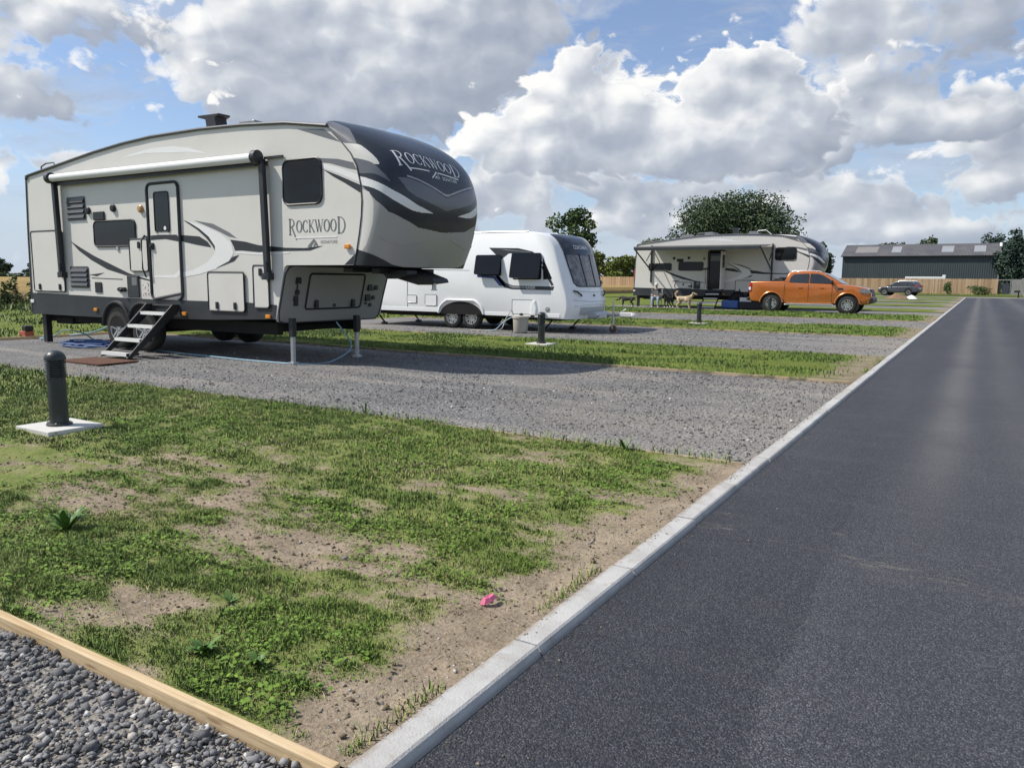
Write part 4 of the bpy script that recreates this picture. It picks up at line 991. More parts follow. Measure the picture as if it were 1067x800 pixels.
    b = mb(); yt, zt, yb = SY-.02, .88, o.get('step_y', 7.50)
    for x in (-12.86, -12.10):
        b.prism([(x-.012, 0), (x+.012, 0), (x+.012, .01), (x-.012, .01)], 0, .001) if False else None
        A = [(yb, .0), (yb+.10, .0), (yt, zt-.12), (yt, zt), (yt-.13, zt)]
        k0 = [b.vert((x-.014, y, z)) for y, z in A]; k1 = [b.vert((x+.014, y, z)) for y, z in A]
        b.face(k0); b.face(k1[::-1])
        for k in range(5): b.face((k0[k], k0[(k+1) % 5], k1[(k+1) % 5], k1[k]))
    b.build_each('stringer', M_black, st, bevel=.005)
    for k in range(4):
        f = (k+.12)/4; y = yb+(yt-yb)*f*.98; z = zt*f+.01
        b = mb(); b.box((-12.845, y-.01, z), (-12.115, y+.22, z+.045)); t_ = b.build('tread', M_black, st, bevel=.006)
        b = mb(); b.box((-12.84, y-.016, z-.002), (-12.12, y-.011, z+.05)); b.box((-12.84, y-.012, z+.0465), (-12.12, y+.10, z+.050)); b.build('tread_strip', RVLG, t_)
    b = mb(); b.cyl((-12.86, yt, zt-.03), (-12.10, yt, zt-.03), .02, n=8); b.build('step_hinge', M_black, st)
    # awning
    if o['awning'] == 'rolled':
        b = mb(); b.cyl((-15.68, SY-.16, 3.245), (-9.86, SY-.16, 3.215), .070, n=18); aw = b.build('awning', paint('awning_vinyl', (.78, .78, .77), .45, .06, .1), root, smooth=True)
        b = mb()
        for x, z in ((-15.70, 3.25), (-9.80, 3.22)): b.lathe((x-.07, SY-.16, z), (1, 0, 0), [(0, .06), (.02, .105), (.12, .105), (.14, .06)], 16)
        b.build_each('end_cap', RVK, aw, smooth=True)
        b = mb(); b.box((-15.6, SY-.10, 3.10), (-9.9, SY-.085, 3.19)); b.tube([(-15.65, SY-.04, 3.17), (-9.7, SY-.04, 3.14)], .035, 6); b.build('valance', RVK, aw)
        for x in (-15.70, -9.76):
            b = mb(); b.bar((x, SY-.09, 3.20), (x+.04 if x > -12 else x+.03, SY-.075, 1.36), .10, .07, up=(1, 0, 0)); b.bar((x+.055, SY-.13, 3.14), (x+.075, SY-.11, 1.6), .045, .05, up=(1, 0, 0)); b.box((x-.06, SY-.12, 1.33), (x+.10, SY-.0, 1.44))
            b.build('awning_arm', RVK, aw, bevel=.008)
        b = mb(); b.box((-9.75, SY-.05, 3.20), (-9.35, SY-.012, 3.235)); b.build('awning_rail', RVK, aw)
    else:
        yo = SY-2.55
        b = mb(); b.grid(lambda u, v: (-15.95+6.35*u, SY-.05+(yo-SY+.05)*v, 3.27-.19*v-.06*math.sin(PI*v)), 4, 10)
        aw = b.build('awning', paint('awning_cloth', (.05, .053, .058), .8, .06, 0), root, smooth=True)
        b = mb(); b.cyl((-16.0, yo, 3.06), (-9.55, yo, 3.06), .075, n=14); b.box((-15.95, yo-.085, 2.93), (-9.6, yo-.075, 3.06)); b.build('awning_bar', RVK, aw)
        for x in (-16.0, -9.55):
            b = mb(); b.bar((x, yo, 3.04), (x, SY-.05, 1.95), .06, .05, up=(1, 0, 0)); b.bar((x+.05, SY-.9, 2.45), (x+.05, SY-.05, 3.1), .04, .04, up=(1, 0, 0)); b.bar((x, SY-.05, 3.3), (x, SY-.05, 1.3), .09, .06, up=(1, 0, 0)); b.build('awning_arm', RVK, aw)

rv = empty('camper', (-12, 9.8, 0), 'big cream and charcoal fifth-wheel camper with ROCKWOOD lettering, awning rolled up, standing nearest', 'camper', None)
make_camper(rv, dict(letters=True, awning='rolled', windows=[(-14.57, -13.26, 1.92, 2.39), (-9.38, -8.56, 2.48, 3.15, .10)],
    hatches=[(-16.82, -15.67, 1.05, 2.26, True, ((.2, 0), (.85, 0))), (-13.44, -12.90, 1.46, 2.04, True, ((.55, 1),)), (-11.26, -10.35, .80, 1.45), (-10.12, -9.76, .88, 1.56, True, ((.5, 1),))],
    vents=[(-15.44, -14.82, 2.43, 2.88), (-15.48, -14.85, 1.13, 1.55)]))
rv2 = empty('camper', (-11.62, 41.6, 0), 'distant cream fifth-wheel camper with its dark awning spread out and door open', 'camper', None)
make_camper(rv2, dict(axles=(-11.2, -10.4), awning='out', door_open=True, air_con=True, sky_sheen=True, windows=[(-16.15, -14.85, 1.95, 2.33), (-14.45, -13.1, 1.95, 2.40), (-9.42, -8.40, 2.47, 3.10, .10)],
    hatches=[(-14.6, -13.7, 1.0, 1.32, True, ((.5, 1),)), (-11.35, -10.4, .85, 1.45)], vents=[]))
# ------------------------------------------------------------------ touring caravan (own axes: near side y = -1.2, nose towards +x, x = 0 at the axles)
def make_caravan(root, lettered=True):
    HW = 1.20
    prof_side = [(-3.9, .50), (-3.95, .9), (-3.93, 2.1), (-3.8, 2.5), (-3.55, 2.64), (-2.0, 2.68), (1.2, 2.68), (2.2, 2.67)]
    nose = catmull([(2.2, 2.67), (2.72, 2.63), (3.02, 2.50), (3.22, 2.22), (3.38, 1.72), (3.52, 1.26), (3.62, .92), (3.65, .62), (3.58, .36)], 6)
    prof = prof_side + nose[1:] + [(1.0, .40), (.95, .44), (-1.2, .44), (-1.25, .50)]
    n0 = len(prof_side)
    def bow(x, y): return -.24*(abs(y)/HW)**2.6 * max(0, min(1, (x-2.0)/1.1))
    ycol = [-HW, -HW+.012, -HW+.05, -.8, -.4, 0, .4, .8, HW-.05, HW-.012, HW]
    inset = [.05, .014, 0, 0, 0, 0, 0, 0, 0, .014, .05]
    cx, cz = -.2, 1.5
    def pt(k, j):
        x, z = prof[k]; y = ycol[j]; i = inset[j]
        dx, dz = x-cx, z-cz; L = math.hypot(dx, dz)
        return (x+bow(x, y)-dx/L*i, y, z-dz/L*i)
    b = MB(); n = len(prof); I = [[b.vert(pt(k, j)) for j in range(len(ycol))] for k in range(n)]
    for k in range(n):
        for j in range(len(ycol)-1): b.face((I[k][j], I[(k+1) % n][j], I[(k+1) % n][j+1], I[k][j+1]))
    b.face([I[k][0] for k in range(n)]); b.face([I[k][-1] for k in range(n)][::-1])
    body = b.build('body', CVW, root, smooth=True, angle=38)
    # wheel arch recess, spats
    sy = -HW-.001
    b = MB(); b.prism([(.72*math.cos(PI*k/16), .40+.36*math.sin(PI*k/16)) for k in range(17)], sy-.002, sy)
    b.build('wheel_well', M_under, root)
    b = MB(); b.tube([(.78*math.cos(PI*k/20)*(1 if True else 1), sy-.012, .42+.38*min(1, 1.25*math.sin(PI*k/20))) for k in range(21)], .035, 8); b.build('wheel_spat', CVW, root, smooth=True)
    for x in (-.335, .335):
        wheel(root, (x, -HW+.12, .31), .31, .19, 6); wheel(root, (x, HW-.12, .31), .31, .19, 6, side=1)
    b = MB(); b.box((-3.7, -.75, .32), (3.2, -.65, .44)); b.box((-3.7, .65, .32), (3.2, .75, .44)); b.box((-.4, -1, .27), (-.27, 1, .35)); b.box((.27, -1, .27), (.4, 1, .35)); b.box((-3.0, -.9, .3), (3.0, .9, .42)); b.build('chassis', M_under, root)
    b = MB(); b.box((-3.88, sy-.012, .44), (-.80, sy-.002, .56)); b.box((.80, sy-.012, .40), (3.2, sy-.002, .50)); b.build_each('side_skirt', CVW, root, bevel=.008)
    # roof rail, awning channel
    b = MB(); b.tube([(x, -HW+.01, z+.005) for x, z in prof_side[3:]], .018, 6); b.build('awning_rail', M_alu, root, smooth=True)
    b = MB(); b.box((-3.3, -HW+.10, 2.67), (1.2, -HW+.16, 2.725)); b.build('roof_rail', CVG, root, bevel=.01)
    b = MB(); b.box((-1.9, -.4, 2.67), (-1.2, .4, 2.78)); b.build('skylight', CVG, root, bevel=.04)
    # side graphics: dark dart around the front window, blue flash, belt band
    b = MB()
    b.mat(0); b.poly([(x, sy-.001, z) for x, z in [(.95, 2.26), (1.9, 2.235), (2.35, 2.14), (2.58, 1.97), (2.68, 1.80), (2.60, 1.82), (2.42, 1.99), (2.2, 2.06), (1.6, 2.10), (1.35, 1.93), (1.22, 2.03)]])
    b.poly([(x, sy-.001, z) for x, z in [(2.60, 1.76), (2.71, 1.74), (3.00, 1.26), (2.93, 1.235)]])
    b.poly([(x, sy-.001, z) for x, z in [(1.1, 1.66), (1.25, 1.52), (1.5, 1.30), (1.75, 1.23), (3.02, 1.22), (2.98, 1.12), (1.7, 1.13), (1.45, 1.18), (1.2, 1.45)]])
    b.mat(1); b.poly([(x, sy-.001, z) for x, z in [(.55, 1.50), (1.30, 1.48), (1.52, 1.22), (1.30, 1.22), (1.10, 1.42), (.57, 1.45)]])
    b.mat(2); b.poly([(x, sy-.002, z) for x, z in [(1.32, 2.22), (2.25, 2.13), (2.3, 2.115), (1.5, 2.185)]]); b.poly([(x, sy-.002, z) for x, z in [(1.5, 1.28), (1.75, 1.205), (2.2, 1.20), (2.2, 1.17), (1.72, 1.17)]])
    b.mat(3); b.poly([(-3.9, sy-.0006, 1.70), (.3, sy-.0006, 1.645), (.3, sy-.0006, 1.63), (-3.9, sy-.0006, 1.68)])
    b.build('side_graphic', [CVD, CVBL, CVG, CVG], root, fix=False)
    if lettered:
        b = MB(); plain_text(b, 'LASER', lambda x, z: (2.16+x, sy-.004, 1.15+z), .075, .01); b.build('lettering', RVLG, root, fix=False)
    # windows pushed open at the bottom
    for x0, x1, z0, z1 in ((.55, 1.36, 1.49, 2.02), (1.72, 2.62, 1.40, 2.06)):
        b = MB(); b.prism(rrect(x0, x1, z0, z1, .05), sy-.004, sy-.001); f = b.build('window', M_under, root)
        b = MB(); q = rrect(x0-.01, x1+.01, 0, z1-z0+.02, .05); a = math.radians(13); ca, sa = math.cos(a), math.sin(a)
        def tilt(x, h, d): h = (z1-z0)-h; return (x, sy-.02-h*sa-d*ca, z1+.02-h*ca+d*sa)
        A = [b.vert(tilt(x, h, .018)) for x, h in q]; B_ = [b.vert(tilt(x, h, -.005)) for x, h in q]; b.face(A); b.face(B_[::-1])
        for k in range(len(q)): b.face((A[k], B_[k], B_[(k+1) % len(q)], A[(k+1) % len(q)]))
        b.build('pane', M_glass, f)
    b = MB(); b.poly([(x, sy-.002, z) for x, z in [(2.66, 1.98), (2.95, 1.42), (2.68, 1.40)]]); b.build('quarter_window', M_glass, root)
    # service doors
    b = MB()
    for x0, x1, z0, z1 in ((1.72, 2.36, .48, .86), (-1.28, -.86, .64, .95), (-1.95, -1.6, .70, .92)):
        q = rrect(x0, x1, z0, z1, .03); bb = MB(); bb.prism(q, sy-.014, sy-.002); h = bb.build('service_door', CVW, root)
        bb = MB(); bb.tube([(x, sy-.014, z) for x, z in q+q[:1]], .008, 5); bb.build('door_seal', CVG, h, smooth=True)
    b = MB(); b.lathe((2.82, sy-.0, .62), (0, -1, 0), [(0, .07), (.012, .07), (.02, .05), (.02, .01)], 14); b.build('water_inlet', CVG, root, smooth=True)
    b = MB(); b.tube([(-1.95, sy-.006, .5), (-1.95, sy-.006, 2.45), (-1.95, sy-.006, 2.5)], .006, 4); b.build('panel_joint', CVG, root)
    # front: panoramic window over the curved nose
    fz = [p[1] for p in nose][::-1]; fxv = [p[0] for p in nose][::-1]
    def front(s, z, d=0.):
        x = float(np.interp(z, fz, fxv)); y = s*HW; x += bow(x, y)
        dz = .03; tx = float(np.interp(z+dz, fz, fxv)-np.interp(z-dz, fz, fxv)); nn = Vector((2*dz, 0, -tx)).normalized()
        sl = 2.6*.24*(abs(s)**1.6)*math.copysign(1, s)/HW; nn = (nn+Vector((0, sl, 0))).normalized()
        return (x+nn.x*d, y+nn.y*d, z+nn.z*d)
    def patch(f0, f1, z0, z1, d, nu=14, nv=12):
        b = MB(); b.grid(lambda u, v: front(f0(z0+(z1-z0)*v)+(f1(z0+(z1-z0)*v)-f0(z0+(z1-z0)*v))*u, z0+(z1-z0)*v, d), nu, nv); return b
    half = lambda z: .68+.12*min(1, max(0, (z-1.24))/1.3)-.10*max(0, (1.32-z)/.12)
    w = patch(lambda z: -half(z), half, 1.22, 2.12, .006).build('front_window', CVWIN, root, smooth=True)
    b = MB()
    for s in (-1, 1): b.tube([front(s*(.23+.03*(z-1.2)), z, .010) for z in [1.25+.85*k/8 for k in range(9)]], .016, 5)
    b.build_each('window_bar', M_black, w, smooth=True)
    patch(lambda z: -half(z)-.02, lambda z: half(z)+.02, 2.06, 2.60, .012).build('sun_visor', CVVIS, root, smooth=True)
    b = MB(); ring_ = [front(-half(z)-.01, z, .010) for z in [2.1-.86*k/10 for k in range(11)]]+[front(-half(1.24)+2*half(1.24)*k/10, 1.225, .010) for k in range(1, 10)]+[front(half(z)+.01, z, .010) for z in [1.24+.86*k/10 for k in range(11)]]
    b.tube(ring_, .016, 6); b.build('window_seal', M_black, w, smooth=True)
    if lettered:
        b = MB(); plain_text(b, 'COACHMAN', lambda x, z: front(-.40+x*.80, 2.22+z, .018), .105, .012); b.build('lettering', RVLG, root, fix=False)
    # nose mouldings: grab handles, locker lid
    for s in (-1, 1):
        b = MB(); b.tube([front(s*.78, 1.10, .03), front(s*.70, 1.07, .05), front(s*.60, .99, .05), front(s*.56, .97, .02)], .022, 6); b.build('grab_handle', M_black, root, smooth=True)
    b = MB(); b.tube([front(-.82+1.64*k/16, .88-.05*math.sin(PI*k/16), .006) for k in range(17)], .018, 6); b.tube([front(-.80+1.6*k/16, .72+.03*math.sin(PI*k/16), .006) for k in range(17)], .014, 6); b.tube([front(-.78+1.56*k/16, 1.13-.05*math.sin(PI*k/16), .006) for k in range(17)], .012, 6)
    b.build_each('nose_moulding', CVW, root, smooth=True)
    b = MB(); q = [front(s*.62, z, .012) for s, z in ((-1, .46), (1, .46), (1.05, .66), (-1.05, .66))]; 
    b.grid(lambda u, v: front(-.62+1.24*u, .47+.20*v, .012), 10, 4); b.build('number_plate_recess', CVG2, root, smooth=True)
    b = MB(); b.cyl(front(0, .98, .0), front(0, .98, .03), .03, n=10); b.build('lock', M_black, root)
    # A-frame, coupling, jockey wheel, steadies
    b = MB(); b.box((3.0, -.35, .36), (3.9, -.27, .44)); b.bar((3.2, -.7, .40), (4.05, -.08, .44), .06, .10); b.bar((3.2, .7, .40), (4.05, .08, .44), .06, .10); b.bar((3.9, 0, .45), (4.5, 0, .47), .09, .08)
    b.build('a_frame', M_steel, root, bevel=.006)
    b = MB(); b.prism([(3.45, .36), (3.5, .52), (3.85, .55), (3.93, .46), (3.85, .38)], -.42, .42); b.build('frame_cover', CVG2, root, bevel=.03)
    b = MB(); b.bar((4.4, 0, .49), (4.78, 0, .49), .11, .11); b.lathe((4.78, 0, .40), (0, 0, 1), [(0, .05), (.05, .075), (.10, .075), (.13, .03)], 12); b.bar((4.35, 0, .52), (4.58, 0, .64), .03, .03); b.build('coupling', M_alu, root, bevel=.01)
    b = MB(); b.cyl((4.25, -.11, .78), (4.25, -.11, .20), .028, n=10); b.bar((4.25, -.14, .78), (4.25, -.14, .90), .02, .02); b.bar((4.25, -.17, .26), (4.25, -.17, .1), .02, .05); j = b.build('jockey_post', M_steel, root)
    b = MB(); b.lathe((4.25, -.15, .10), (0, 1, 0), [(0, .07), (.01, .10), (.07, .10), (.08, .07)], 16); b.build('jockey_wheel', mat('jockey_rubber', lambda T, P, b: dict(color=T.mix(T.noise(P, 40), (.05, .04, .035), (.20, .10, .05))), rough=.8), j, smooth=True)
    for y in (-.85, .85):
        for x, d in ((2.9, -.35), (-3.5, .35)):
            b = MB(); b.bar((x, y, .42), (x+d, y, .06), .05, .03); b.box((x+d-.08, y-.06, -.02), (x+d+.08, y+.06, .06)); b.build('corner_steady', M_black, root)
CVW = paint('caravan_white', (.84, .85, .85), .25, .05, coat=.5)
CVG = paint('caravan_grey', (.30, .31, .32), .35, .08)
CVG2 = paint('caravan_light_grey', (.45, .47, .48), .4, .08)
CVD = paint('caravan_dark', (.045, .05, .06), .25, .04)
CVBL = paint('caravan_blue', (.02, .05, .22), .3, .04)
CVVIS = mat('visor_glass', lambda T, P, b: dict(color=T.mix(T.noise(P, 2, 3), (.016, .022, .032), (.028, .035, .05)), rough=.12), spec=.5)
CVWIN = mat('window_with_curtain', lambda T, P, b: dict(color=T.ramp(T.noise(T.vm('MULTIPLY', P, (1, 3.2, 2.2)), 3.2, 5, .65, 1.2), [(.3, (.05, .055, .065)), (.5, (.17, .165, .17)), (.72, (.36, .34, .34))]), rough=.12), spec=.4)
cv = empty('caravan', (-12.68, 19.2, -.02), 'white twin-axle touring caravan with its side windows pushed open and blue flash', 'caravan', None)
make_caravan(cv)
# ------------------------------------------------------------------ pick-up truck and estate car bodies
def car_body(b, lower, hw, tum, belt, tuck=.05, cut=None):
    """side outline lower[(x,z)]; y half width shrinks above the belt line (tumblehome) and slightly at the sill"""
    def yh(z, x=0): return hw - max(0, z-belt)*tum - max(0, .62-z)*.16
    return yh
def skin_from_profile(b, prof, yh, edge=.05, layers=3, plan=None):
    """closed profile swept between the two sides with softened shoulders; plan(x) narrows ends"""
    cx = sum(p[0] for p in prof)/len(prof); cz = sum(p[1] for p in prof)/len(prof); n = len(prof)
    cols = []
    for s in (-1, 1):
        L = []
        for k in range(layers+1):
            a = PI/2*k/layers; ins = edge*(1-math.sin(a)); dy = edge*(1-math.cos(a))
            L.append((ins, dy))
        cols += [(s, i, d) for i, d in (L if s < 0 else L[::-1])]
    nrm = []
    for k in range(n):
        a, c = prof[k-1], prof[(k+1) % n]; tx, tz = c[0]-a[0], c[1]-a[1]; l = math.hypot(tx, tz) or 1; nrm.append((tz/l, -tx/l))
    A = sum(prof[k][0]*prof[(k+1) % n][1]-prof[(k+1) % n][0]*prof[k][1] for k in range(n)); sg = 1 if A > 0 else -1
    I = []
    for k, (x, z) in enumerate(prof):
        row = []
        for s, ins, dy in cols:
            w = yh(z) - dy; pl = plan(x) if plan else 0
            row.append(b.vert((x-sg*nrm[k][0]*ins, s*(w-pl), z-sg*nrm[k][1]*ins)))
        I.append(row)
    m = len(cols)
    for k in range(n):
        for j in range(m-1): b.face((I[k][j], I[(k+1) % n][j], I[(k+1) % n][j+1], I[k][j+1]))
    b.face([r[0] for r in I]); b.face([r[-1] for r in I][::-1])
def arch_pts(cx, cz, r, n=12, a0=0, a1=180): return [(cx+r*math.cos(math.radians(a0+(a1-a0)*k/n)), cz+r*math.sin(math.radians(a0+(a1-a0)*k/n))) for k in range(n+1)]
ORANGE = paint('orange_metallic', (.56, .15, .018), .22, .16, coat=.9, metal=.3)
SLATE = paint('slate_metallic', (.055, .066, .085), .28, .08, coat=.5, metal=.2)
def make_pickup(root):
    hw = .93; WB = 1.65; ZC = .385; R = .395
    yh = lambda z: hw - max(0, z-1.10)*.10 - max(0, .62-z)*.18
    low = [(-2.62, .50), (-2.68, .78), (-2.66, 1.36), (-2.60, 1.40), (-1.10, 1.415), (-1.06, 1.36), (.9, 1.30), (1.36, 1.295), (1.9, 1.24), (2.30, 1.155), (2.46, 1.08), (2.58, .92), (2.60, .70), (2.52, .46), (2.2, .40)]
    low += arch_pts(WB, ZC+.03, .50, 12, 2, 178) + [(1.05, .42), (-1.05, .42)] + arch_pts(-WB, ZC+.03, .50, 12, 2, 178) + [(-2.2, .46)]
    plan = lambda x: .16*max(0, (x-1.9)/.7)**2 + .03*max(0, (-x-2.4)/.3)**2
    b = MB(); skin_from_profile(b, low, yh, .05, 3, plan); b.build('body', ORANGE, root, smooth=True, angle=32)
    cabp = [(-1.09, 1.33), (-1.04, 1.62), (-.94, 1.80), (-.80, 1.845), (-.2, 1.872), (.30, 1.85), (.58, 1.79), (1.02, 1.54), (1.40, 1.31), (1.38, 1.25)]
    yc = lambda z: .885 - max(0, z-1.28)*.34
    b = MB(); skin_from_profile(b, cabp, yc, .045, 3, lambda x: .10*max(0, (x-.6)/.8)**2); b.build('cab', ORANGE, root, smooth=True, angle=35)
    # glass
    def sideglass(pts, name='side_window', m_=M_glassb):
        for s in (-1, 1):
            b = MB(); A = [b.vert((x, s*(yc(z)+.006-.10*max(0, (x-.6)/.8)**2), z)) for x, z in pts]; b.face(A); b.build(name, m_, root)
    sideglass([(-.90, 1.36), (-.86, 1.60), (-.72, 1.745), (-.07, 1.775), (-.07, 1.335)])
    sideglass([(.0, 1.335), (.0, 1.775), (.35, 1.765), (.55, 1.70), (.93, 1.47), (1.02, 1.36), (.98, 1.325)])
    b = MB(); b.poly([(.63, -.66, 1.775), (.63, .66, 1.775), (1.385, .74, 1.325), (1.385, -.74, 1.325)]); 
    wsn = Vector((.45, 0, .755)).normalized()*.012; b.v = [tuple(Vector(v)+wsn) for v in b.v]; b.build('windscreen', M_glassb, root)
    b = MB(); b.poly([(-1.06, -.7, 1.46), (-1.06, .7, 1.46), (-.97, .64, 1.75), (-.97, -.64, 1.75)]); b.v = [(v[0]-.012, v[1], v[2]+.004) for v in b.v]; b.build('rear_window', M_glassb, root)
    for s in (-1, 1):      # shut lines, belt strip, handles, mirrors
        b = MB()
        for x in (-1.085, -.035, .98): b.tube([(x, s*(yh(z)+.002), z) for z in (.50, .8, 1.1, 1.29)], .006, 4)
        b.build_each('door_gap', M_black, root)
        for x in (-.28, .76-1.05+.95):
            b = MB(); b.box((x-.20, s*(yh(1.14)+.0)-.02, 1.12), (x-.02, s*(yh(1.14))+.02, 1.155)); b.build('door_handle', ORANGE, root, bevel=.01)
        b = MB(); b.box((.92, min(s*.86, s*1.09), 1.30), (1.02, max(s*.86, s*1.09), 1.48)); b.build('mirror', M_black, root, bevel=.03)
        b = MB(); q = [(1.22, 1.06), (1.46, 1.07), (1.44, 1.13), (1.24, 1.15)]; b.prism(q, s*(yh(1.1))+(-.012 if s < 0 else .002), s*(yh(1.1))+(-.002 if s < 0 else .012)); b.build('side_vent', M_black, root)
        b = MB(); b.tube([(-1.05, s*.93, .36), (1.05, s*.93, .36)], .035, 8); b.box((-1.0, min(s*.86, s*.98), .385), (1.0, max(s*.86, s*.98), .41)); b.build('side_step', M_alu, root)
        for cx in (-WB, WB):   # flared arches
            b = MB(); b.tube([(x, s*(yh(.8)+.005), z) for x, z in arch_pts(cx, ZC+.03, .515, 14, 4, 176)], .035, 6); b.build('wheel_arch', ORANGE, root, smooth=True)
            b = MB(); b.cyl((cx, s*.90, ZC+.05), (cx, s*.55, ZC+.05), .49, n=24); b.build('wheel_well', M_under, root)
            wheel(root, (cx, s*.80, R), R, .26, 6, side=s)
        b = MB(); b.box((-2.70, min(s*.72, s*.925), .93), (-2.58, max(s*.72, s*.925), 1.33)); tl = b.build('tail_light', M_red, root, bevel=.02)
        b = MB(); b.box((-2.708, min(s*.74, s*.93), 1.0), (-2.60, max(s*.74, s*.93), 1.14)); b.build('reversing_lens', M_clear, tl, bevel=.015)
        b = MB(); pts = [(2.10, .98), (2.48, .90), (2.54, .98), (2.42, 1.09), (2.14, 1.13)]; A = [b.vert((x, s*(yh(z)-plan(x)+.006), z)) for x, z in pts]; B_ = [b.vert((x+.02, s*(yh(z)-plan(x)-.22), z)) for x, z in pts]; b.face(A); b.face(B_[::-1])
        for k in range(5): b.face((A[k], B_[k], B_[(k+1) % 5], A[(k+1) % 5]))
        b.build('headlight', M_headl, root)
        b = MB(); b.tube([(x, s*(.60), z) for x, z in ((-.85, 1.86), (-.75, 1.90), (.1, 1.91), (.25, 1.87))], .02, 6); b.build('roof_rail', M_alu, root, smooth=True)
    b = MB(); b.prism([(2.50, .44), (2.66, .50), (2.68, .66), (2.62, .74), (2.5, .7)], -.78, .78); b.build('front_bumper', M_black, root, bevel=.03)
    b = MB(); b.prism([(2.56, .76), (2.62, .80), (2.56, 1.06), (2.46, 1.10)], -.48, .48); b.build('grille', M_black, root, bevel=.015)
    b = MB(); b.prism([(-2.62, .50), (-2.80, .52), (-2.80, .66), (-2.64, .70)], -.88, .88); b.build('rear_bumper', M_black, root, bevel=.03)
    b = MB(); b.box((-2.6, -.80, .42), (2.4, .80, .52)); b.cyl((-WB, -.7, R), (-WB, .7, R), .06); b.build('chassis', M_under, root)
    b = MB(); b.box((-2.55, -.8, 1.37), (-1.14, .8, 1.425)); b.build('bed_cover', M_black, root, bevel=.02)
    b = MB(); b.tube([(-1.25, -.78, 1.40), (-1.32, -.74, 1.58), (-1.32, .74, 1.58), (-1.25, .78, 1.40)], .035, 8); b.tube([(-1.7, -.8, 1.42), (-1.34, -.74, 1.55)], .03, 8); b.tube([(-1.7, .8, 1.42), (-1.34, .74, 1.55)], .03, 8); b.build('roll_bar', M_black, root, smooth=True)
M_glassb = mat('car_glass', lambda T, P, b: dict(color=T.mix(T.noise(P, 1.1, 4), (.012, .014, .017), (.05, .055, .06)), rough=.05), spec=.6)
M_headl = mat('headlight_lens', lambda T, P, b: dict(color=T.mix(T.noise(P, 12, 3), (.10, .11, .12), (.45, .46, .48))), rough=.1)
pk = empty('pickup_truck', (-6.72, 37.93, 0), 'bright orange double-cab pick-up truck parked in front of the distant camper', 'truck', None)
make_pickup(pk)
def make_suv(root):
    hw = .91; WB = 1.34; ZC = .35; R = .355
    yh = lambda z: hw - max(0, z-.95)*.10 - max(0, .6-z)*.16
    low = [(-2.22, .42), (-2.26, .75), (-2.20, 1.02), (-1.3, 1.05), (.9, 1.0), (1.4, .99), (1.95, .90), (2.18, .78), (2.22, .55), (2.14, .36), (1.9, .32)] + arch_pts(WB, ZC+.02, .43, 12, 2, 178) + [(.85, .34), (-.85, .34)] + arch_pts(-WB, ZC+.02, .43, 12, 2, 178) + [(-2.0, .38)]
    plan = lambda x: .18*max(0, (x-1.5)/.7)**2 + .08*max(0, (-x-1.8)/.45)**2
    b = MB(); skin_from_profile(b, low, yh, .06, 3, plan); b.build('body', SLATE, root, smooth=True, angle=32)
    cabp = [(-2.16, .98), (-2.05, 1.30), (-1.85, 1.55), (-1.6, 1.63), (-.6, 1.675), (.0, 1.64), (.30, 1.55), (.80, 1.22), (1.12, .99)]
    yc = lambda z: .86 - max(0, z-1.0)*.32
    b = MB(); skin_from_profile(b, cabp, yc, .05, 3, lambda x: .10*max(0, (-x-1.4)/.8)**2); b.build('cab', SLATE, root, smooth=True, angle=35)
    for s in (-1, 1):
        for pts in ([(-1.75, 1.10), (-1.72, 1.40), (-1.5, 1.52), (-1.2, 1.54), (-1.2, 1.07)], [(-1.12, 1.07), (-1.12, 1.55), (-.35, 1.57), (-.35, 1.05)], [(-.27, 1.05), (-.27, 1.57), (.05, 1.54), (.30, 1.46), (.80, 1.12), (.78, 1.05)]):
            b = MB(); b.poly([(x, s*(yc(z)+.006-.10*max(0, (-x-1.4)/.8)**2), z) for x, z in pts]); b.build('side_window', M_glassb, root)
        b = MB(); b.tube([(x, s*.60, z) for x, z in ((-1.7, 1.64), (-1.55, 1.70), (-.2, 1.71), (-.0, 1.67))], .022, 6); b.build('roof_rail', M_alu, root, smooth=True)
        b = MB(); b.box((.62, min(s*.84, s*1.03), 1.04), (.72, max(s*.84, s*1.03), 1.17)); b.build('mirror', SLATE, root, bevel=.03)
        for cx in (-WB, WB):
            b = MB(); b.cyl((cx, s*.885, ZC+.03), (cx, s*.55, ZC+.03), .42, n=24); b.build('wheel_well', M_under, root)
            wheel(root, (cx, s*.79, R), R, .23, 5, side=s)
        b = MB(); pts = [(1.80, .80), (2.12, .74), (2.08, .82), (1.82, .90)]; b.poly([(x, s*(yh(z)-plan(x)+.008), z) for x, z in pts]); b.poly([(x+.06, s*(.55+.1*k), z) for k, (x, z) in enumerate(((2.14, .74), (2.14, .84)))]+[(2.16, s*.8, .80)]); b.build('headlight', M_clear, root)
        b = MB(); b.box((-2.28, min(s*.62, s*.86), 1.0), (-2.10, max(s*.62, s*.86), 1.2)); b.build('tail_light', M_red, root, bevel=.02)
    b = MB(); b.poly([(.36, -.60, 1.53), (.36, .60, 1.53), (1.12, .74, 1.03), (1.12, -.74, 1.03)]); b.v = [(v[0]+.01, v[1], v[2]+.012) for v in b.v]; b.build('windscreen', M_glassb, root)
    b = MB(); b.poly([(-2.1, -.64, 1.16), (-2.1, .64, 1.16), (-1.9, .56, 1.50), (-1.9, -.56, 1.50)]); b.v = [(v[0]-.02, v[1], v[2]+.01) for v in b.v]; b.build('rear_window', M_glassb, root)
    b = MB(); b.box((-2.29, -.26, .72), (-2.24, .26, .84)); b.build('number_plate', M_clear, root)
    b = MB(); b.box((-2.0, -.75, .30), (2.0, .75, .40)); b.build('chassis', M_under, root)
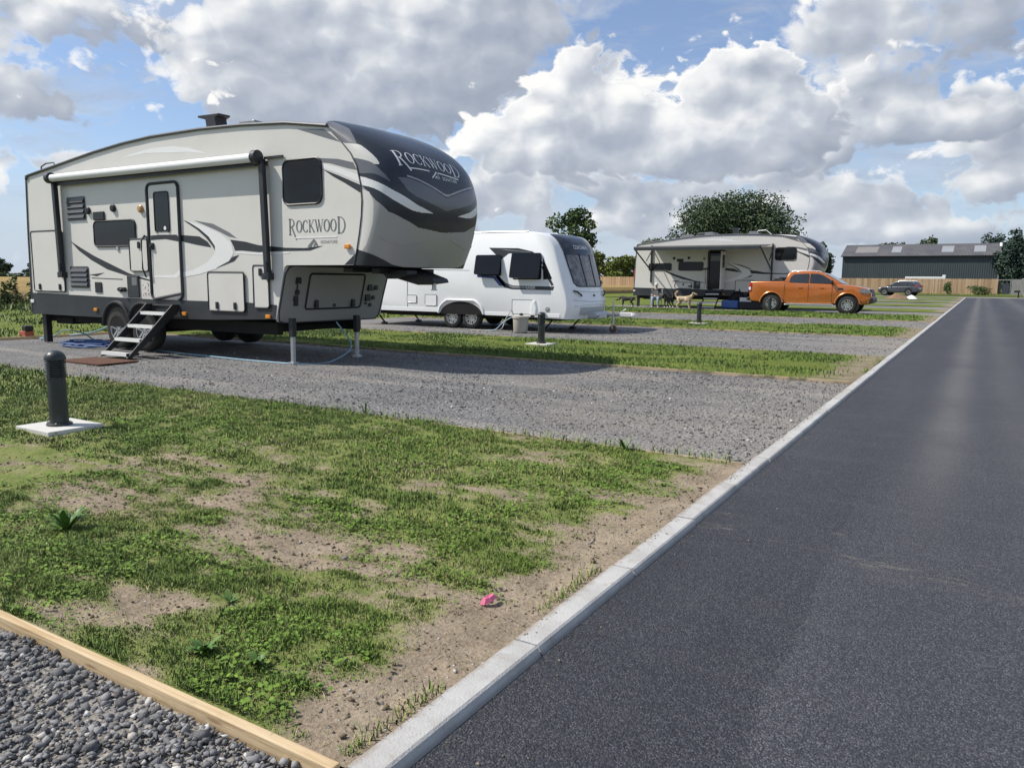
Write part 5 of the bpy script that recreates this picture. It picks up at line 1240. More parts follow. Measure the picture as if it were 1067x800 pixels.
suv = empty('parked_car', (-8.25, 101.0, 0), 'dark slate estate car parked before the far wooden fence', 'car', None, rz=math.radians(163))
make_suv(suv)
# ------------------------------------------------------------------ trees: tapered trunk and limbs, crown of many leaf faces in clumps
def m_foliage(c0, c1, c2):
    def fn(T, P, b):
        a = X(T, T.n('ShaderNodeAttribute', attribute_name='tone').outputs['Fac']); n = T.noise(P, .6, 4, .6)
        return dict(color=T.ramp(a*.75+n*.3, [(.15, c0), (.5, c1), (.9, c2)]))
    m = mat('foliage', fn, rough=.75, spec=.15); t = NT(m.node_tree); g = X(t, t.n('ShaderNodeNewGeometry').outputs['Normal'])
    t.put(m.node_tree.nodes['Principled BSDF'].inputs['Normal'], t.vm('NORMALIZE', t.vm('ADD', g, (-.25, -.18, .45)))); return m
M_fdark = m_foliage((.030, .048, .026), (.052, .076, .038), (.085, .112, .052))
M_fmid = m_foliage((.030, .050, .018), (.065, .100, .032), (.11, .15, .055))
M_fyel = m_foliage((.05, .075, .015), (.11, .14, .03), (.20, .21, .06))
M_fcon = m_foliage((.020, .038, .030), (.036, .060, .045), (.06, .09, .062))
M_bark = mat('bark', lambda T, P, b: dict(color=T.ramp(T.noise(T.vm('MULTIPLY', P, (6, 6, 1.2)), 2, 5, .7), [(.3, (.04, .03, .022)), (.6, (.11, .09, .065))]), height=T.noise(P, 12, 4), dist=.02), rough=.9)
def leaves(name, parent, clumps, n, size, m, seed, aspect=.6, fill=.35):
    """clumps: (x, y, z, rx, ry, rz)"""
    r = np.random.default_rng(seed); C = np.array(clumps, float); wgt = (C[:, 3]*C[:, 4]*C[:, 5])**.7; k = r.choice(len(C), n, p=wgt/wgt.sum())
    d = r.normal(size=(n, 3)); d /= np.linalg.norm(d, axis=1)[:, None]
    rad = np.where(r.random(n) < fill, r.random(n)**.33, .80+.28*r.random(n)*r.random(n)+.2*(r.random(n)-.5)**3*2.5)
    # ragged outline: push each direction in or out by a coarse noise
    ph = C[k][:, :3]*1.7; wob = 1+.16*np.sin(d[:, 0]*5+ph[:, 0])*np.cos(d[:, 1]*6+ph[:, 1])+.12*np.sin(d[:, 2]*9+ph[:, 2])
    P = C[k, :3] + d*C[k, 3:6]*(rad*wob)[:, None]
    nrm = d*.7 + r.normal(size=(n, 3))*.75; nrm /= np.linalg.norm(nrm, axis=1)[:, None]
    t = np.cross(nrm, r.normal(size=(n, 3))); t /= np.linalg.norm(t, axis=1)[:, None]; q = np.cross(nrm, t)
    s = size*r.uniform(.5, 1.35, n)[:, None]
    V = np.stack([P-t*s, P-q*s*aspect+t*s*.1, P+t*s, P+q*s*aspect-t*s*.1], 1).reshape(-1, 3)
    F = np.arange(n*4).reshape(n, 4)
    tone = np.clip(.45+.30*r.normal(size=n)*.6+.25*(r.random(len(C))[k]-.5)*2+.12*d[:, 2], 0, 1)
    o = raw_mesh(name, V, F, m, attr={'tone': np.repeat(tone, 4)})
    if parent: o.parent = parent
    return o
def trunk_mesh(h, r, seed, limbs=6, spread=1.):
    R_ = random.Random(seed); b = MB(); p = [(0, 0, -.1)]; 
    for k in range(1, 6): p.append((R_.uniform(-.04, .04)*h*.5, R_.uniform(-.04, .04)*h*.5, h*k/5))
    b.tube(p, [r*(1.25 if k == 0 else 1-.14*k) for k in range(6)], 9)
    for k in range(limbs):
        a = 2*PI*k/limbs+R_.uniform(-.4, .4); z0 = h*R_.uniform(.45, .85); L = h*spread*R_.uniform(.35, .6)
        b.tube([(0, 0, z0), (math.cos(a)*L*.35, math.sin(a)*L*.35, z0+L*.25), (math.cos(a)*L*.75, math.sin(a)*L*.75, z0+L*.55), (math.cos(a)*L, math.sin(a)*L, z0+L*.95)], [r*.45, r*.32, r*.2, r*.06], 6)
    return b
def tree(name, loc, label, h, rx, trunk_h, tr, nclump, nleaf, leaf, m, seed, group=None, ry=None, flat=.8, dome=1.):
    root = empty(name, loc, label, 'tree', group); R_ = random.Random(seed); ry = ry or rx; cl = []
    trunk_mesh(trunk_h+(h-trunk_h)*.55, tr, seed, 7, .8*rx/max(h*.5, .1)).build('trunk', M_bark, root, smooth=True)
    cz, rz = (h+trunk_h)/2, (h-trunk_h)/2
    for k in range(nclump):
        a = R_.uniform(0, 2*PI); e = R_.uniform(-.85, 1); q = math.sqrt(max(0, 1-e*e))*(R_.uniform(.45, .92))
        s = R_.uniform(.22, .42)
        if e < 0: q *= (1+.2*e)
        cl.append((rx*q*math.cos(a), ry*q*math.sin(a), cz+rz*e*.82, rx*s, ry*s, rz*s*1.15*flat))
    cl.append((0, 0, cz, rx*.6, ry*.6, rz*.7))
    leaves('crown', root, cl, nleaf, leaf, m, seed, fill=.42)
    return root
tree('oak_tree', (-21.0, 75, 0), 'big dark green round-headed tree rising behind the distant cream camper', 9.0, 6.8, .4, .45, 70, 64000, .125, M_fdark, 3, ry=6, flat=.9)
tree('young_tree', (-30.3, 60, 0), 'slim loose-crowned tree rising just behind the white caravan', 7.3, 2.3, 3.6, .13, 16, 3600, .14, M_fmid, 5, flat=.9)
# bright bushes and darker wood past the fence, left of the distant camper
for k, (px, y, h, r, m_, lb) in enumerate([(-66, 136, 8.2, 4.6, M_fyel, 'yellow-green leafy tree beyond the fence, left one of the bright pair'), (-58, 134, 6.4, 4.4, M_fyel, 'yellow-green bushy tree beyond the fence, right and lower of the bright pair'),
      (-74, 146, 9.5, 5.0, M_fmid, 'mid green tree beyond the fence behind the white caravan nose'), (-60, 158, 10., 5.0, M_fdark, 'dark tree behind the two bright yellow-green ones'), (-49, 150, 8.8, 5, M_fmid, 'green tree beyond the fence hidden mostly by the distant camper')]):
    tree('broadleaf_tree', (px, y, 0), lb, h, r, .6, .2, 20, 4200, .30, m_, 20+k, 'trees beyond the wooden fence')
for k, (px, y, h, r, m_, lb) in enumerate([(-24.6, 139, 8.2, 3.2, M_fdark, 'dark tree at the left gable of the green barn'), (-28, 146, 6.6, 3.4, M_fmid, 'low green tree left of the barn beyond the camper nose')]):
    tree('broadleaf_tree', (px, y, 0), lb, h, r, .5, .2, 18, 3600, .28, m_, 40+k, 'trees beside the green barn')
for k, (px, h, r, lb) in enumerate([(-15.3, 9.6, 3.2, 'treetop showing over the barn roof, leftmost'), (-11.6, 10.2, 3.0, 'treetop showing over the barn roof, second from the left'), (-8.6, 10.9, 2.6, 'treetop showing over the barn roof, highest of them')]):
    tree('broadleaf_tree', (px*1.2, 186, 0), lb, h, r*1.1, .8, .2, 16, 2400, .32, M_fdark, 50+k, 'treetops behind the green barn')
for k, (px, y, h, r, lb) in enumerate([(.6, 166, 9.9, 3.2, 'dark tree rising behind the right end of the barn roof'), (4.2, 150, 8.9, 3.0, 'tall dark conifer-like tree right of the barn, first one'), (8.2, 156, 9.2, 3.4, 'tall dark tree right of the barn, second one'), (12.6, 152, 8.4, 3.4, 'dark tree at the right edge of the view'), (17, 160, 9, 4, 'dark tree beyond the right edge of the barn yard')]):
    tree('conifer_tree', (px, y, 0), lb, h, r, .3, .2, 24, 5200, .27, M_fcon, 60+k, 'dark trees right of the green barn', flat=1.2)
# far hedge line and trees beyond the wheat
hb = [(-420+0*k, 20+4.2*k, 1.4, 2.8, 3.2, 1.7+.5*math.sin(k*1.7)) for k in range(90)]
tag(leaves('hedgerow', None, hb, 16000, .55, M_fdark, 70), kind='stuff')
for k, (x, y, h, r, lb) in enumerate([(-455, 212, 10.5, 6.5, 'far rounded tree on the skyline at the left edge'), (-470, 239, 8.5, 6, 'far low tree on the skyline right of the rounded one')]):
    tree('skyline_tree', (x, y, 0), lb, h, r, .5, .4, 14, 2400, .7, M_fdark, 80+k, 'far trees beyond the wheat')
# ------------------------------------------------------------------ saplings before the wheat
def sapling(loc, h, label, seed, group):
    root = empty('sapling', loc, label, 'sapling', group); R_ = random.Random(seed); b = MB(); b.tube([(0, 0, 0), (.02, 0, h*.5), (0, .02, h*.97)], [.02, .014, .005], 6); b.build('stem', M_bark, root)
    cl = [(R_.uniform(-.12, .12)*h*.5, R_.uniform(-.12, .12)*h*.5, h*(.25+.7*k/6), .20*h*(1.05-.6*k/6), .20*h*(1.05-.6*k/6), .10*h) for k in range(7)]
    leaves('foliage', root, cl, 420, .055, M_fmid, seed, fill=.6)
for k, (x, y, h, w) in enumerate([(-34.6, 14.9, 1.25, 'short leafy'), (-35.0, 15.7, 1.5, 'taller leafy'), (-34.4, 16.2, 1.1, 'small sparse'), (-34.9, 16.9, 1.45, 'bushy'), (-35.3, 17.8, 1.2, 'narrow')]):
    sapling((x, y, -.03), h, ['short leafy sapling before the ripe wheat at the left edge of the view', 'taller leafy sapling, second from the left edge before the wheat', 'small sparse sapling, third from the left edge before the wheat', 'bushy sapling before the wheat next to the camper rear corner', 'narrow sapling partly behind the camper rear corner'][k], 90+k, 'saplings along the wheat edge')
# rough grass strip under the saplings
x = RNG.uniform(-36.3, -33.2, 9000); y = RNG.uniform(2, 40, 9000)
blades('long_grass', np.stack([x, y, np.full(9000, -.05)], -1), RNG.uniform(.15, .42, 9000), np.full(9000, .03), RNG.uniform(.3, .98, 9000), .6)
# ------------------------------------------------------------------ wooden fence, side panel, gate
FYY = 122.
def m_fence(T, P, b):
    x, y, z = T.sep(P); k = T.m('FLOOR', x*(1/.15)); r = X(T, T.n('ShaderNodeTexWhiteNoise', noise_dimensions='1D').outputs[0]); T.put(r.s.node.inputs['W'], k)
    n = T.noise(T.vm('MULTIPLY', P, (9, 9, .8)), 1.5, 5, .65); big = T.noise(P, .25, 3)
    c = T.ramp(r*.45+n*.3+big*.3, [(.2, (.30, .195, .11)), (.5, (.46, .315, .19)), (.8, (.58, .43, .28))])
    gap = T.m('FRACT', x*(1/.15)); c = T.mix(T.step(gap, .90, .97)*.75, c, (.08, .055, .035))
    return dict(color=c)
M_fence = mat('feather_edge_board', m_fence, rough=.85, spec=.15)
M_fgrey = mat('weathered_board', lambda T, P, b: dict(color=T.ramp(T.noise(T.vm('MULTIPLY', P, (7, 7, .6)), 1.5, 5, .65), [(.3, (.20, .195, .185)), (.7, (.36, .35, .33))])), rough=.85, spec=.15)
def board_fence(x0, x1, y, h, m_, label, board=.15, post_every=2.4):
    root = empty('fence', ((x0+x1)/2, y, 0), label, 'fence'); cx = (x0+x1)/2
    b = MB(); x = x0-cx; k = 0; R_ = random.Random(5)
    while x < x1-cx-.01:
        z = h+R_.uniform(-.015, .015); b.poly([(x, -.012, -.1), (x+board-.004, -.024, -.1), (x+board-.004, -.024, z), (x, -.012, z)]); x += board
    b.build('boards', m_, root)
    b = MB()
    for z in (.35, 1.05, 1.75): b.box((x0-cx, .0, z), (x1-cx, .05, z+.09))
    b.build_each('rail', m_, root)
    x = x0-cx+1.2
    while x < x1-cx:
        b = MB(); b.box((x-.05, .052, -.1), (x+.05, .15, h-.05)); b.build('post', m_, root); x += post_every*4
    return root
board_fence(-78, 1.75, FYY, 2.08, M_fence, 'long warm timber board fence closing the far end of the site')
board_fence(3.35, 22, FYY+.1, 2.05, M_fgrey, 'grey weathered board fence right of the gateway at the far end')
gr = empty('gate', (2.55, FYY+.05, 0), 'dark gateway gap with two dark panels between warm fence and grey fence', 'gate')
b = MB(); b.box((-.78, -.02, .1), (-.38, .03, 1.5)); b.build('panel', M_black, gr)
b = MB(); b.box((-.22, -.02, .1), (.55, .03, 1.5)); b.build('panel', mat('gate_panel', lambda T, P, b: dict(color=T.mix(T.noise(P, 3, 4), (.03, .035, .05), (.06, .065, .08))), rough=.6), gr)
b = MB(); b.box((-.80, .04, -.1), (-.70, .12, 2.0)); b.box((.62, .04, -.1), (.74, .12, 2.0)); b.box((-.80, .05, 1.9), (.74, .11, 2.02)); b.build('gate_frame', M_fgrey, gr)
# weeds at the foot of the fence
x = RNG.uniform(-40, 14, 5200); h_ = np.clip(fbm(x, x*0, .25, 31, 4)-.3, .1, 1)*1.1
blades('long_grass', np.stack([x, FYY-.4-np.abs(RNG.normal(0, .8, len(x))), np.full(len(x), -.05)], -1), h_*RNG.uniform(.3, 1., len(x)), np.full(len(x), .07), RNG.uniform(.3, .9, len(x)), .5)
def bush(loc, r, h, label, seed, m_=M_fmid, n=900):
    root = empty('shrub', loc, label, 'shrub', 'shrubs at the foot of the fence'); R_ = random.Random(seed)
    b = MB(); b.tube([(0, 0, 0), (.03, 0, h*.4), (0, 0, h*.8)], [.05, .04, .015], 6); b.build('stem', M_bark, root)
    leaves('foliage', root, [(R_.uniform(-.5, .5)*r, R_.uniform(-.4, .4)*r, h*R_.uniform(.2, .8), r*.55, r*.5, h*.25) for k in range(7)], n, .10, m_, seed, fill=.5)
bush((-4.0, FYY-1.2, 0), .55, 1.7, 'narrow dark green shrub at the foot of the warm fence right of the parked car', 1)
bush((-.35, FYY-1.3, 0), 1.5, 1.35, 'low spreading shrub at the foot of the warm fence near the gateway', 2, M_fmid)
bush((-56, 112, 0), .8, 1.9, 'narrow shrub in front of the fence left of the distant camper', 3, M_fdark)
bush((-53, 113, 0), 1.0, 1.6, 'rounded shrub in front of the fence beside the distant camper rear', 4, M_fdark)
# ------------------------------------------------------------------ barn
def m_clad(T, P, b):
    x, y, z = T.sep(P); w = T.m('SINE', x*2*PI/.33)*.5+.5
    n = T.noise(P, .4, 5, .6); c = T.mix(n, (.044, .058, .066), (.060, .076, .083)); c = T.mix(T.step(T.noise(T.vm('MULTIPLY', P, (1.2, 1, .15)), 1., 4, .6), .5, .8)*.35, c, (.08, .09, .085))
    return dict(color=c, height=w, dist=.03)
M_clad = mat('green_cladding', m_clad, rough=.5, spec=.35)
def m_roof(T, P, b):
    x, y, z = T.sep(P); w = T.m('SINE', x*2*PI/.2)*.5+.5; n = T.noise(P, .5, 6, .65)
    return dict(color=T.ramp(n, [(.3, (.085, .085, .095)), (.55, (.115, .113, .12)), (.75, (.15, .137, .13))]), height=w, dist=.03)
M_roof = mat('fibre_cement_roof', m_roof, rough=.8, spec=.2)
BX0, BX1, BY0, BD, EZ, RZ = -21.8, 2.05, 150., 12., 6.15, 8.35
barn = empty('barn', ((BX0+BX1)/2, BY0+BD/2, 0), 'long dark green metal barn with grey roof and pale rooflights beyond the fence', 'barn')
ox = (-(BX0+BX1)/2, -(BY0+BD/2), 0)
b = MB(ox); A = [(BX0, BY0), (BX1, BY0), (BX1, BY0+BD), (BX0, BY0+BD)]
for k in range(4): (xa, ya), (xb, yb) = A[k], A[(k+1) % 4]; b.poly([(xa, ya, 0), (xb, yb, 0), (xb, yb, EZ), (xa, ya, EZ)])
for x in (BX0, BX1): b.poly([(x, BY0, EZ), (x, BY0+BD, EZ), (x, BY0+BD/2, RZ-.1)])
b.build('wall', M_clad, barn)
b = MB(ox)
for sgn in (0, 1):
    ye = BY0-.35 if not sgn else BY0+BD+.35; ym = BY0+BD/2
    b.poly([(BX0-.3, ye, EZ-.05), (BX1+.3, ye, EZ-.05), (BX1+.3, ym, RZ), (BX0-.3, ym, RZ)])
rf = b.build('roof', M_roof, barn)
b = MB(ox); b.box((BX0-.3, BY0-.47, EZ-.16), (BX1+.3, BY0-.352, EZ-.03)); b.build('gutter', M_black, rf)
M_light = mat('rooflight', lambda T, P, b: dict(color=T.mix(T.noise(P, .8, 4), (.24, .25, .26), (.34, .34, .35))), rough=.4)
for x, w in ((-18.2, 3.6), (-13.4, 1.5), (-5.5, 1.8), (.0-1.35+.6, 1.7)):
    b = MB(ox); f0, f1 = .28, .80; yv = lambda f: BY0-.35+(BD/2+.35)*f; zv = lambda f: EZ-.05+(RZ-EZ+.05)*f+.03
    b.poly([(x-w/2, yv(f0), zv(f0)), (x+w/2, yv(f0), zv(f0)), (x+w/2, yv(f1), zv(f1)), (x-w/2, yv(f1), zv(f1))]); b.build('rooflight', M_light if w < 3 else mat('faded_rooflight', lambda T, P, b: dict(color=T.mix(T.noise(P, .8, 4), (.19, .18, .17), (.25, .23, .21))), rough=.6), rf)
b = MB(ox); b.prism([(BX1+.302, 0), (BX1+.34, 0), (BX1+.34, .01), (BX1+.302, .01)], 0, .001) if False else None
b.poly([(BX1+.31, BY0-.4, EZ-.25), (BX1+.31, BY0-.4, EZ+.05), (BX1+.31, BY0+BD/2, RZ+.08), (BX1+.31, BY0+BD/2, RZ-.22)]); b.poly([(BX1-.02, BY0-.42, EZ-.28), (BX1+.33, BY0-.42, EZ-.28), (BX1+.33, BY0+BD/2-.05, RZ+.05), (BX1-.02, BY0+BD/2-.05, RZ+.05)])
b.build('bargeboard', RVLG, barn, fix=False)
b = MB(ox); b.tube([(BX1+.1, BY0-.1, 0), (BX1+.1, BY0-.1, EZ-.1)], .09, 8); b.build('downpipe', M_fgrey, barn)
# pale trailer behind the fence
tr = empty('trailer', (-7.2, 128.5, 0), 'white flat-topped trailer peeping over the fence behind the parked car', 'trailer')
b = MB(); b.box((-2.6, -1, .9), (2.6, 1, 2.38)); b.box((2.2, -.9, 2.38), (2.6, .9, 2.66)); b.build('trailer_body', RVLG, tr, bevel=.05)
for x in (-.6, .6): wheel(tr, (x, -.95, .4), .4, .25)
# ------------------------------------------------------------------ soil heap with a white sack
M_soilheap = mat('heaped_soil', lambda T, P, b: dict(color=T.ramp(T.noise(P, 4, 6, .7), [(.3, (.16, .09, .055)), (.6, (.30, .19, .125)), (.8, (.40, .28, .2))]), height=T.noise(P, 6, 5, .7), dist=.1), rough=.95)
def heap(name, m_, loc, rx, ry, h, label, cat, seed):
    b = MB(); 
    def f(u, v):
        a = 2*PI*u; r = v; z = h*(1-r**1.4)*(1+.25*math.sin(3*a+seed)*r+.15*math.sin(7*a+2*seed)*r)
        return (rx*r*math.cos(a)*(1+.15*math.sin(2*a+seed)), ry*r*math.sin(a), z-.06*r)
    b.grid(f, 28, 10); o = b.build(name, m_, smooth=True, angle=80); o.location = loc; return tag(o, label, cat)
heap('soil_heap', M_soilheap, (-6.5, 77.3, 0), .95, .8, .50, 'low heap of reddish brown soil on the far grass in front of the parked car', 'soil heap', 1.)
heap('sack', RVLG, (-5.4, 78.0, 0), .55, .4, .36, 'white sack slumped beside the reddish soil heap', 'sack', 2.5)
# dark tap post and pale kerb block at the right edge, road end
tp = empty('tap_post', (3.35, 97.3, 0), 'short dark T-shaped post beyond the end of the road', 'post')
b = MB(); b.box((-.07, -.07, -.05), (.07, .07, .75)); b.build('upright', M_black, tp, bevel=.01); b = MB(); b.box((-.40, -.06, .52), (.13, .06, .74)); b.build('crossbar', M_black, tp, bevel=.02)
b = MB(); b.box((-1.1, -.35, -.05), (1.1, .35, .55)); b.box((-.3, -.5, .4), (1.1, -.3, 1.05)); o = b.build('concrete_block', M_kerb, bevel=.05); o.location = (5.2, 104, 0); tag(o, 'pale concrete block beyond the end of the road at the right edge', 'block')

x = -36.4-np.abs(RNG.normal(0, .5, 14000)); y = RNG.uniform(-2, 48, 14000)
blades('wheat_ears', np.stack([x, y, np.full(14000, -.05)], -1), RNG.uniform(.5, .78, 14000), np.full(14000, .03), RNG.uniform(.93, 1., 14000), .35)
# ------------------------------------------------------------------ bollard lights
M_boll = paint('bollard_green_black', (.012, .017, .019), .4, .05, coat=.15)
M_pad = mat('pad_concrete', lambda T, P, b: dict(color=T.mix(T.noise(P, 7, 6, .65), (.52, .50, .46), (.66, .645, .60)), height=T.noise(P, 90, 3), dist=.002), rough=.85, spec=.2)
bo = empty('bollard_light', (-6.985, 3.665, .036), 'black louvred bollard light on a pale slab in the near grass, closest of all', 'bollard light', 'black bollard lights beside the pitches')
b = MB(); b.box((-.27, -.24, -.08), (.27, .25, 0)); b.build('concrete_pad', M_pad, bo, bevel=.006)
b = MB(); b.lathe((0, 0, 0), (0, 0, 1), [(0, .103), (.012, .106), (.022, .10), (.026, .078), (.40, .075), (.425, .073)], 32); b.build('post', M_boll, bo, smooth=True)
b = MB()
for k in range(4): a = PI/4+k*PI/2; b.cyl((.093*math.cos(a), .093*math.sin(a), .02), (.093*math.cos(a), .093*math.sin(a), .032), .008, n=6)
b.build_each('bolt', M_steel, bo)
b = MB(); b.cyl((0, 0, .42), (0, 0, .585), .052, n=24); b.build('diffuser', mat('diffuser', lambda T, P, b: dict(color=T.mix(T.noise(P, 9), (.28, .29, .32), (.36, .37, .4))), rough=.3), bo, smooth=True)
for k in range(8):
    z = .43+.0195*k
    b = MB(); b.lathe((0, 0, z), (0, 0, 1), [(0, .084), (.003, .087), (.008, .085), (.013, .058), (.009, .055), (.0, .080)], 32); b.build('louvre', M_boll, bo, smooth=True)
b = MB()
for k in range(4): a = .3+k*PI/2; b.box((.072*math.cos(a)-.006, .072*math.sin(a)-.006, .42), (.072*math.cos(a)+.006, .072*math.sin(a)+.006, .59))
b.build_each('cage_bar', M_boll, bo)
b = MB(); b.lathe((0, 0, .585), (0, 0, 1), [(0, .087), (.012, .0875)]+[(.012+.075*math.sin(a), .0875*math.cos(a)) for a in [PI/2*k/8 for k in range(1, 9)]], 32); b.build('dome', M_boll, bo, smooth=True)
for loc, lb in (((-8.0, 14.35, .02), 'black bollard light on the grass in front of the white caravan'), ((-7.92, 24.9, .02), 'black bollard light on the grass in front of the distant camper steps'), ((-8.2, 36.0, .02), 'black bollard light in front of the rear wheel of the orange truck')):
    c = copy_tree(bo); c.location = loc; c['label'] = lb
# ------------------------------------------------------------------ things round the near camper
b = MB(); b.box((-.58, -.34, 0), (.58, .34, .018))
M_coir = mat('coir_mat', lambda T, P, b: dict(color=T.ramp(T.noise(P, 30, 5, .7), [(.3, (.06, .026, .014)), (.6, (.12, .052, .027)), (.8, (.18, .09, .05))]), height=T.noise(P, 150, 2), dist=.004), rough=.95)
o = b.build('doormat', M_coir); o.location = (-12.25, 7.1, -.018); o.rotation_euler = (0, 0, .03); tag(o, 'brown coir doormat on the gravel at the foot of the camper steps', 'doormat')
M_hose = mat('blue_hose', lambda T, P, b: dict(color=T.mix(T.noise(P, 6), (.18, .34, .44), (.32, .48, .56))), rough=.45)
M_hose2 = mat('blue_layflat', lambda T, P, b: dict(color=T.mix(T.noise(P, 5), (.03, .08, .22), (.06, .13, .32))), rough=.55)
R_ = random.Random(3)
b = MB(); pts = catmull([(-17.6, 9.6, .03), (-17.2, 9.9, .10), (-16.8, 10.2, .28), (-16.3, 10.3, .36), (-15.8, 10.1, .30), (-15.3, 9.9, .12), (-15.0, 9.7, .0), (-14.7, 9.3, .0)], 6); b.tube(pts, .018, 8); tag(b.build('water_hose', M_hose, smooth=True), 'pale blue water hose arching over the grass behind the camper rear', 'hose')
b = MB(); pts = []
for k in range(70): a = k*.42; r = .55+.10*math.sin(k*.7)+.06*R_.uniform(-1, 1); pts.append((-15.1+r*1.25*math.cos(a), 8.6+r*.55*math.sin(a), -.02+.0012*k+.02*R_.random()))
b.tube(pts, .016, 6); tag(b.build('coiled_hose', M_hose2, smooth=True), 'dark blue hose coiled loosely on the gravel by the camper wheel', 'hose')
b = MB(); pts = catmull([(-13.6, 8.9, -.015), (-12.5, 8.75, -.018), (-11.3, 8.68, -.016), (-10.3, 8.66, -.018), (-9.3, 8.75, -.016), (-9.2, 9.3, -.016), (-9.3, 9.9, .2), (-9.45, 9.7, .62)], 8); b.tube(pts, .013, 6); tag(b.build('water_hose', M_hose, smooth=True), 'thin pale hose lying along the shadow edge under the near camper', 'hose')
b = MB(); pts = catmull([(-17.9, 9.2, .02), (-17.5, 8.9, .0), (-17.1, 8.95, .06), (-16.9, 9.1, .2), (-16.6, 9.3, .15), (-16.3, 9.4, .0)], 6); b.tube(pts, .014, 6); tag(b.build('cable', M_hose, smooth=True), 'thin grey-blue cable looping by the rear leg of the near camper', 'cable')
ub = empty('hookup_box', (-18.15, 8.95, -.02), 'small red and black hook-up box on the ground by the rear of the near camper', 'hook-up box')
b = MB(); b.box((-.13, -.1, 0), (.13, .1, .16)); b.build('base', mat('red_box', lambda T, P, b: dict(color=T.mix(T.noise(P, 9), (.32, .07, .04), (.42, .12, .07))), rough=.6), ub, bevel=.015)
b = MB(); b.box((-.02, -.09, .16), (.15, .09, .28)); b.build('lid', M_black, ub, bevel=.02)
# ------------------------------------------------------------------ by the white caravan
br = empty('water_barrel', (-10.42, 17.55, -.02), 'beige roll-along water barrel standing by the white caravan service door', 'water barrel')
M_bei = mat('beige_plastic', lambda T, P, b: dict(color=T.mix(T.noise(P, 5, 5), (.36, .34, .29), (.48, .455, .40))), rough=.55)
b = MB(); b.lathe((0, 0, 0), (0, 0, 1), [(0, .17), (.03, .19), (.36, .205), (.38, .225), (.43, .225), (.44, .20), (.45, .05)], 28); b.build('drum', M_bei, br, smooth=True)
b = MB(); b.lathe((.02, 0, .45), (0, 0, 1), [(0, .05), (.05, .05), (.06, .03)], 12); b.build('filler_cap', M_black, br)
pu = empty('pump_housing', (-10.18, 17.82, .50), 'white hooded water pump unit above the beige barrel', 'pump')
b = MB(); b.prism([(-.10, -.08), (.10, -.08), (.12, .12), (.06, .32), (-.02, .33), (-.08, .15)], -.06, .06); b.build('hood', CVW, pu, bevel=.03)
b = MB(); b.box((-.07, -.05, -.12), (.0, .05, -.075)); b.build('spout', M_black, pu)
b = MB(); b.tube(catmull([(-10.5, 17.7, .42), (-10.75, 17.6, .36), (-11.0, 17.55, .2), (-11.2, 17.5, .02), (-11.5, 17.45, -.01)], 6), .014, 6); tag(b.build('water_hose', M_hose, smooth=True), 'pale blue hose running from the beige barrel along the ground', 'hose')
b = MB(); b.tube(catmull([(-10.97, 17.98, .55), (-11.05, 17.8, .3), (-11.1, 17.6, .02), (-11.6, 17.4, -.01), (-12.0, 17.5, -.01)], 6), .012, 6); tag(b.build('hookup_cable', M_bei, smooth=True), 'pale cable hanging from the caravan side to the ground', 'cable')
# ------------------------------------------------------------------ under the distant camper
b = MB(); b.box((-.45, -.25, 0), (.45, .25, .42)); o = b.build('storage_box', mat('blue_box', lambda T, P, b: dict(color=T.mix(T.noise(P, 5, 4), (.03, .09, .36), (.14, .26, .55))), rough=.5), bevel=.08); o.location = (-11.15, 40.3, 0); tag(o, 'blue bag under the distant camper between its steps and the truck', 'bag')
b = MB(); b.box((-.6, -.12, 0), (.6, .12, .22)); o = b.build('ramp', RVLG, bevel=.03); o.location = (-10.0, 40.0, .36); tag(o, 'white plastic box standing behind the tail of the orange truck', 'box')
b = MB(); b.box((-.6, -.14, 0), (.6, .14, .36)); o = b.build('crate', M_black, bevel=.02); o.location = (-10.0, 40.0, 0); tag(o, 'black crate carrying the white box behind the truck tail', 'crate')
# ------------------------------------------------------------------ skin-modifier figures
def skinned(name, joints, bones, m_, parent=None, sub=2, root=0):
    """joints: (x, y, z, rx[, ry])"""
    me = bpy.data.meshes.new(name); me.from_pydata([j[:3] for j in joints], bones, []); me.materials.append(m_)
    o = bpy.data.objects.new(name, me); col.objects.link(o)
    if parent: o.parent = parent
    o.modifiers.new('skin', 'SKIN').use_smooth_shade = True
    if not me.skin_vertices: 
        bm = bmesh.new(); bm.from_mesh(me); bm.verts.layers.skin.verify(); bm.to_mesh(me); bm.free()
    for k, sv in enumerate(me.skin_vertices[0].data):
        j = joints[k]; sv.radius = (j[3], j[4] if len(j) > 4 else j[3]); sv.use_root = (k == root)
    s = o.modifiers.new('sub', 'SUBSURF'); s.levels = s.render_levels = sub
    return o
M_skin = mat('skin', lambda T, P, b: dict(color=T.mix(T.noise(P, 12), (.45, .27, .19), (.55, .35, .26))), rough=.55)
M_jeans = mat('pale_jeans', lambda T, P, b: dict(color=T.mix(T.noise(P, 22, 5), (.26, .32, .38), (.40, .46, .50))), rough=.85)
M_shirt = mat('dark_shirt', lambda T, P, b: dict(color=T.mix(T.noise(P, 14, 4), (.018, .02, .026), (.05, .05, .06))), rough=.85)
M_cap = mat('pale_cap', lambda T, P, b: dict(color=T.mix(T.noise(P, 20), (.55, .53, .5), (.7, .68, .65))), rough=.8)
M_hair = mat('dark_hair', lambda T, P, b: dict(color=T.mix(T.noise(P, 60), (.03, .02, .015), (.08, .055, .04))), rough=.7)
M_shoe = mat('shoe', lambda T, P, b: dict(color=T.mix(T.noise(P, 20), (.3, .3, .3), (.5, .5, .49))), rough=.7)
PX_, PY_ = -14.55, 38.4
pr = empty('person', (PX_, PY_, 0), 'seated person in a pale cap, dark top and light jeans beside the distant camper', 'person', rz=.25)
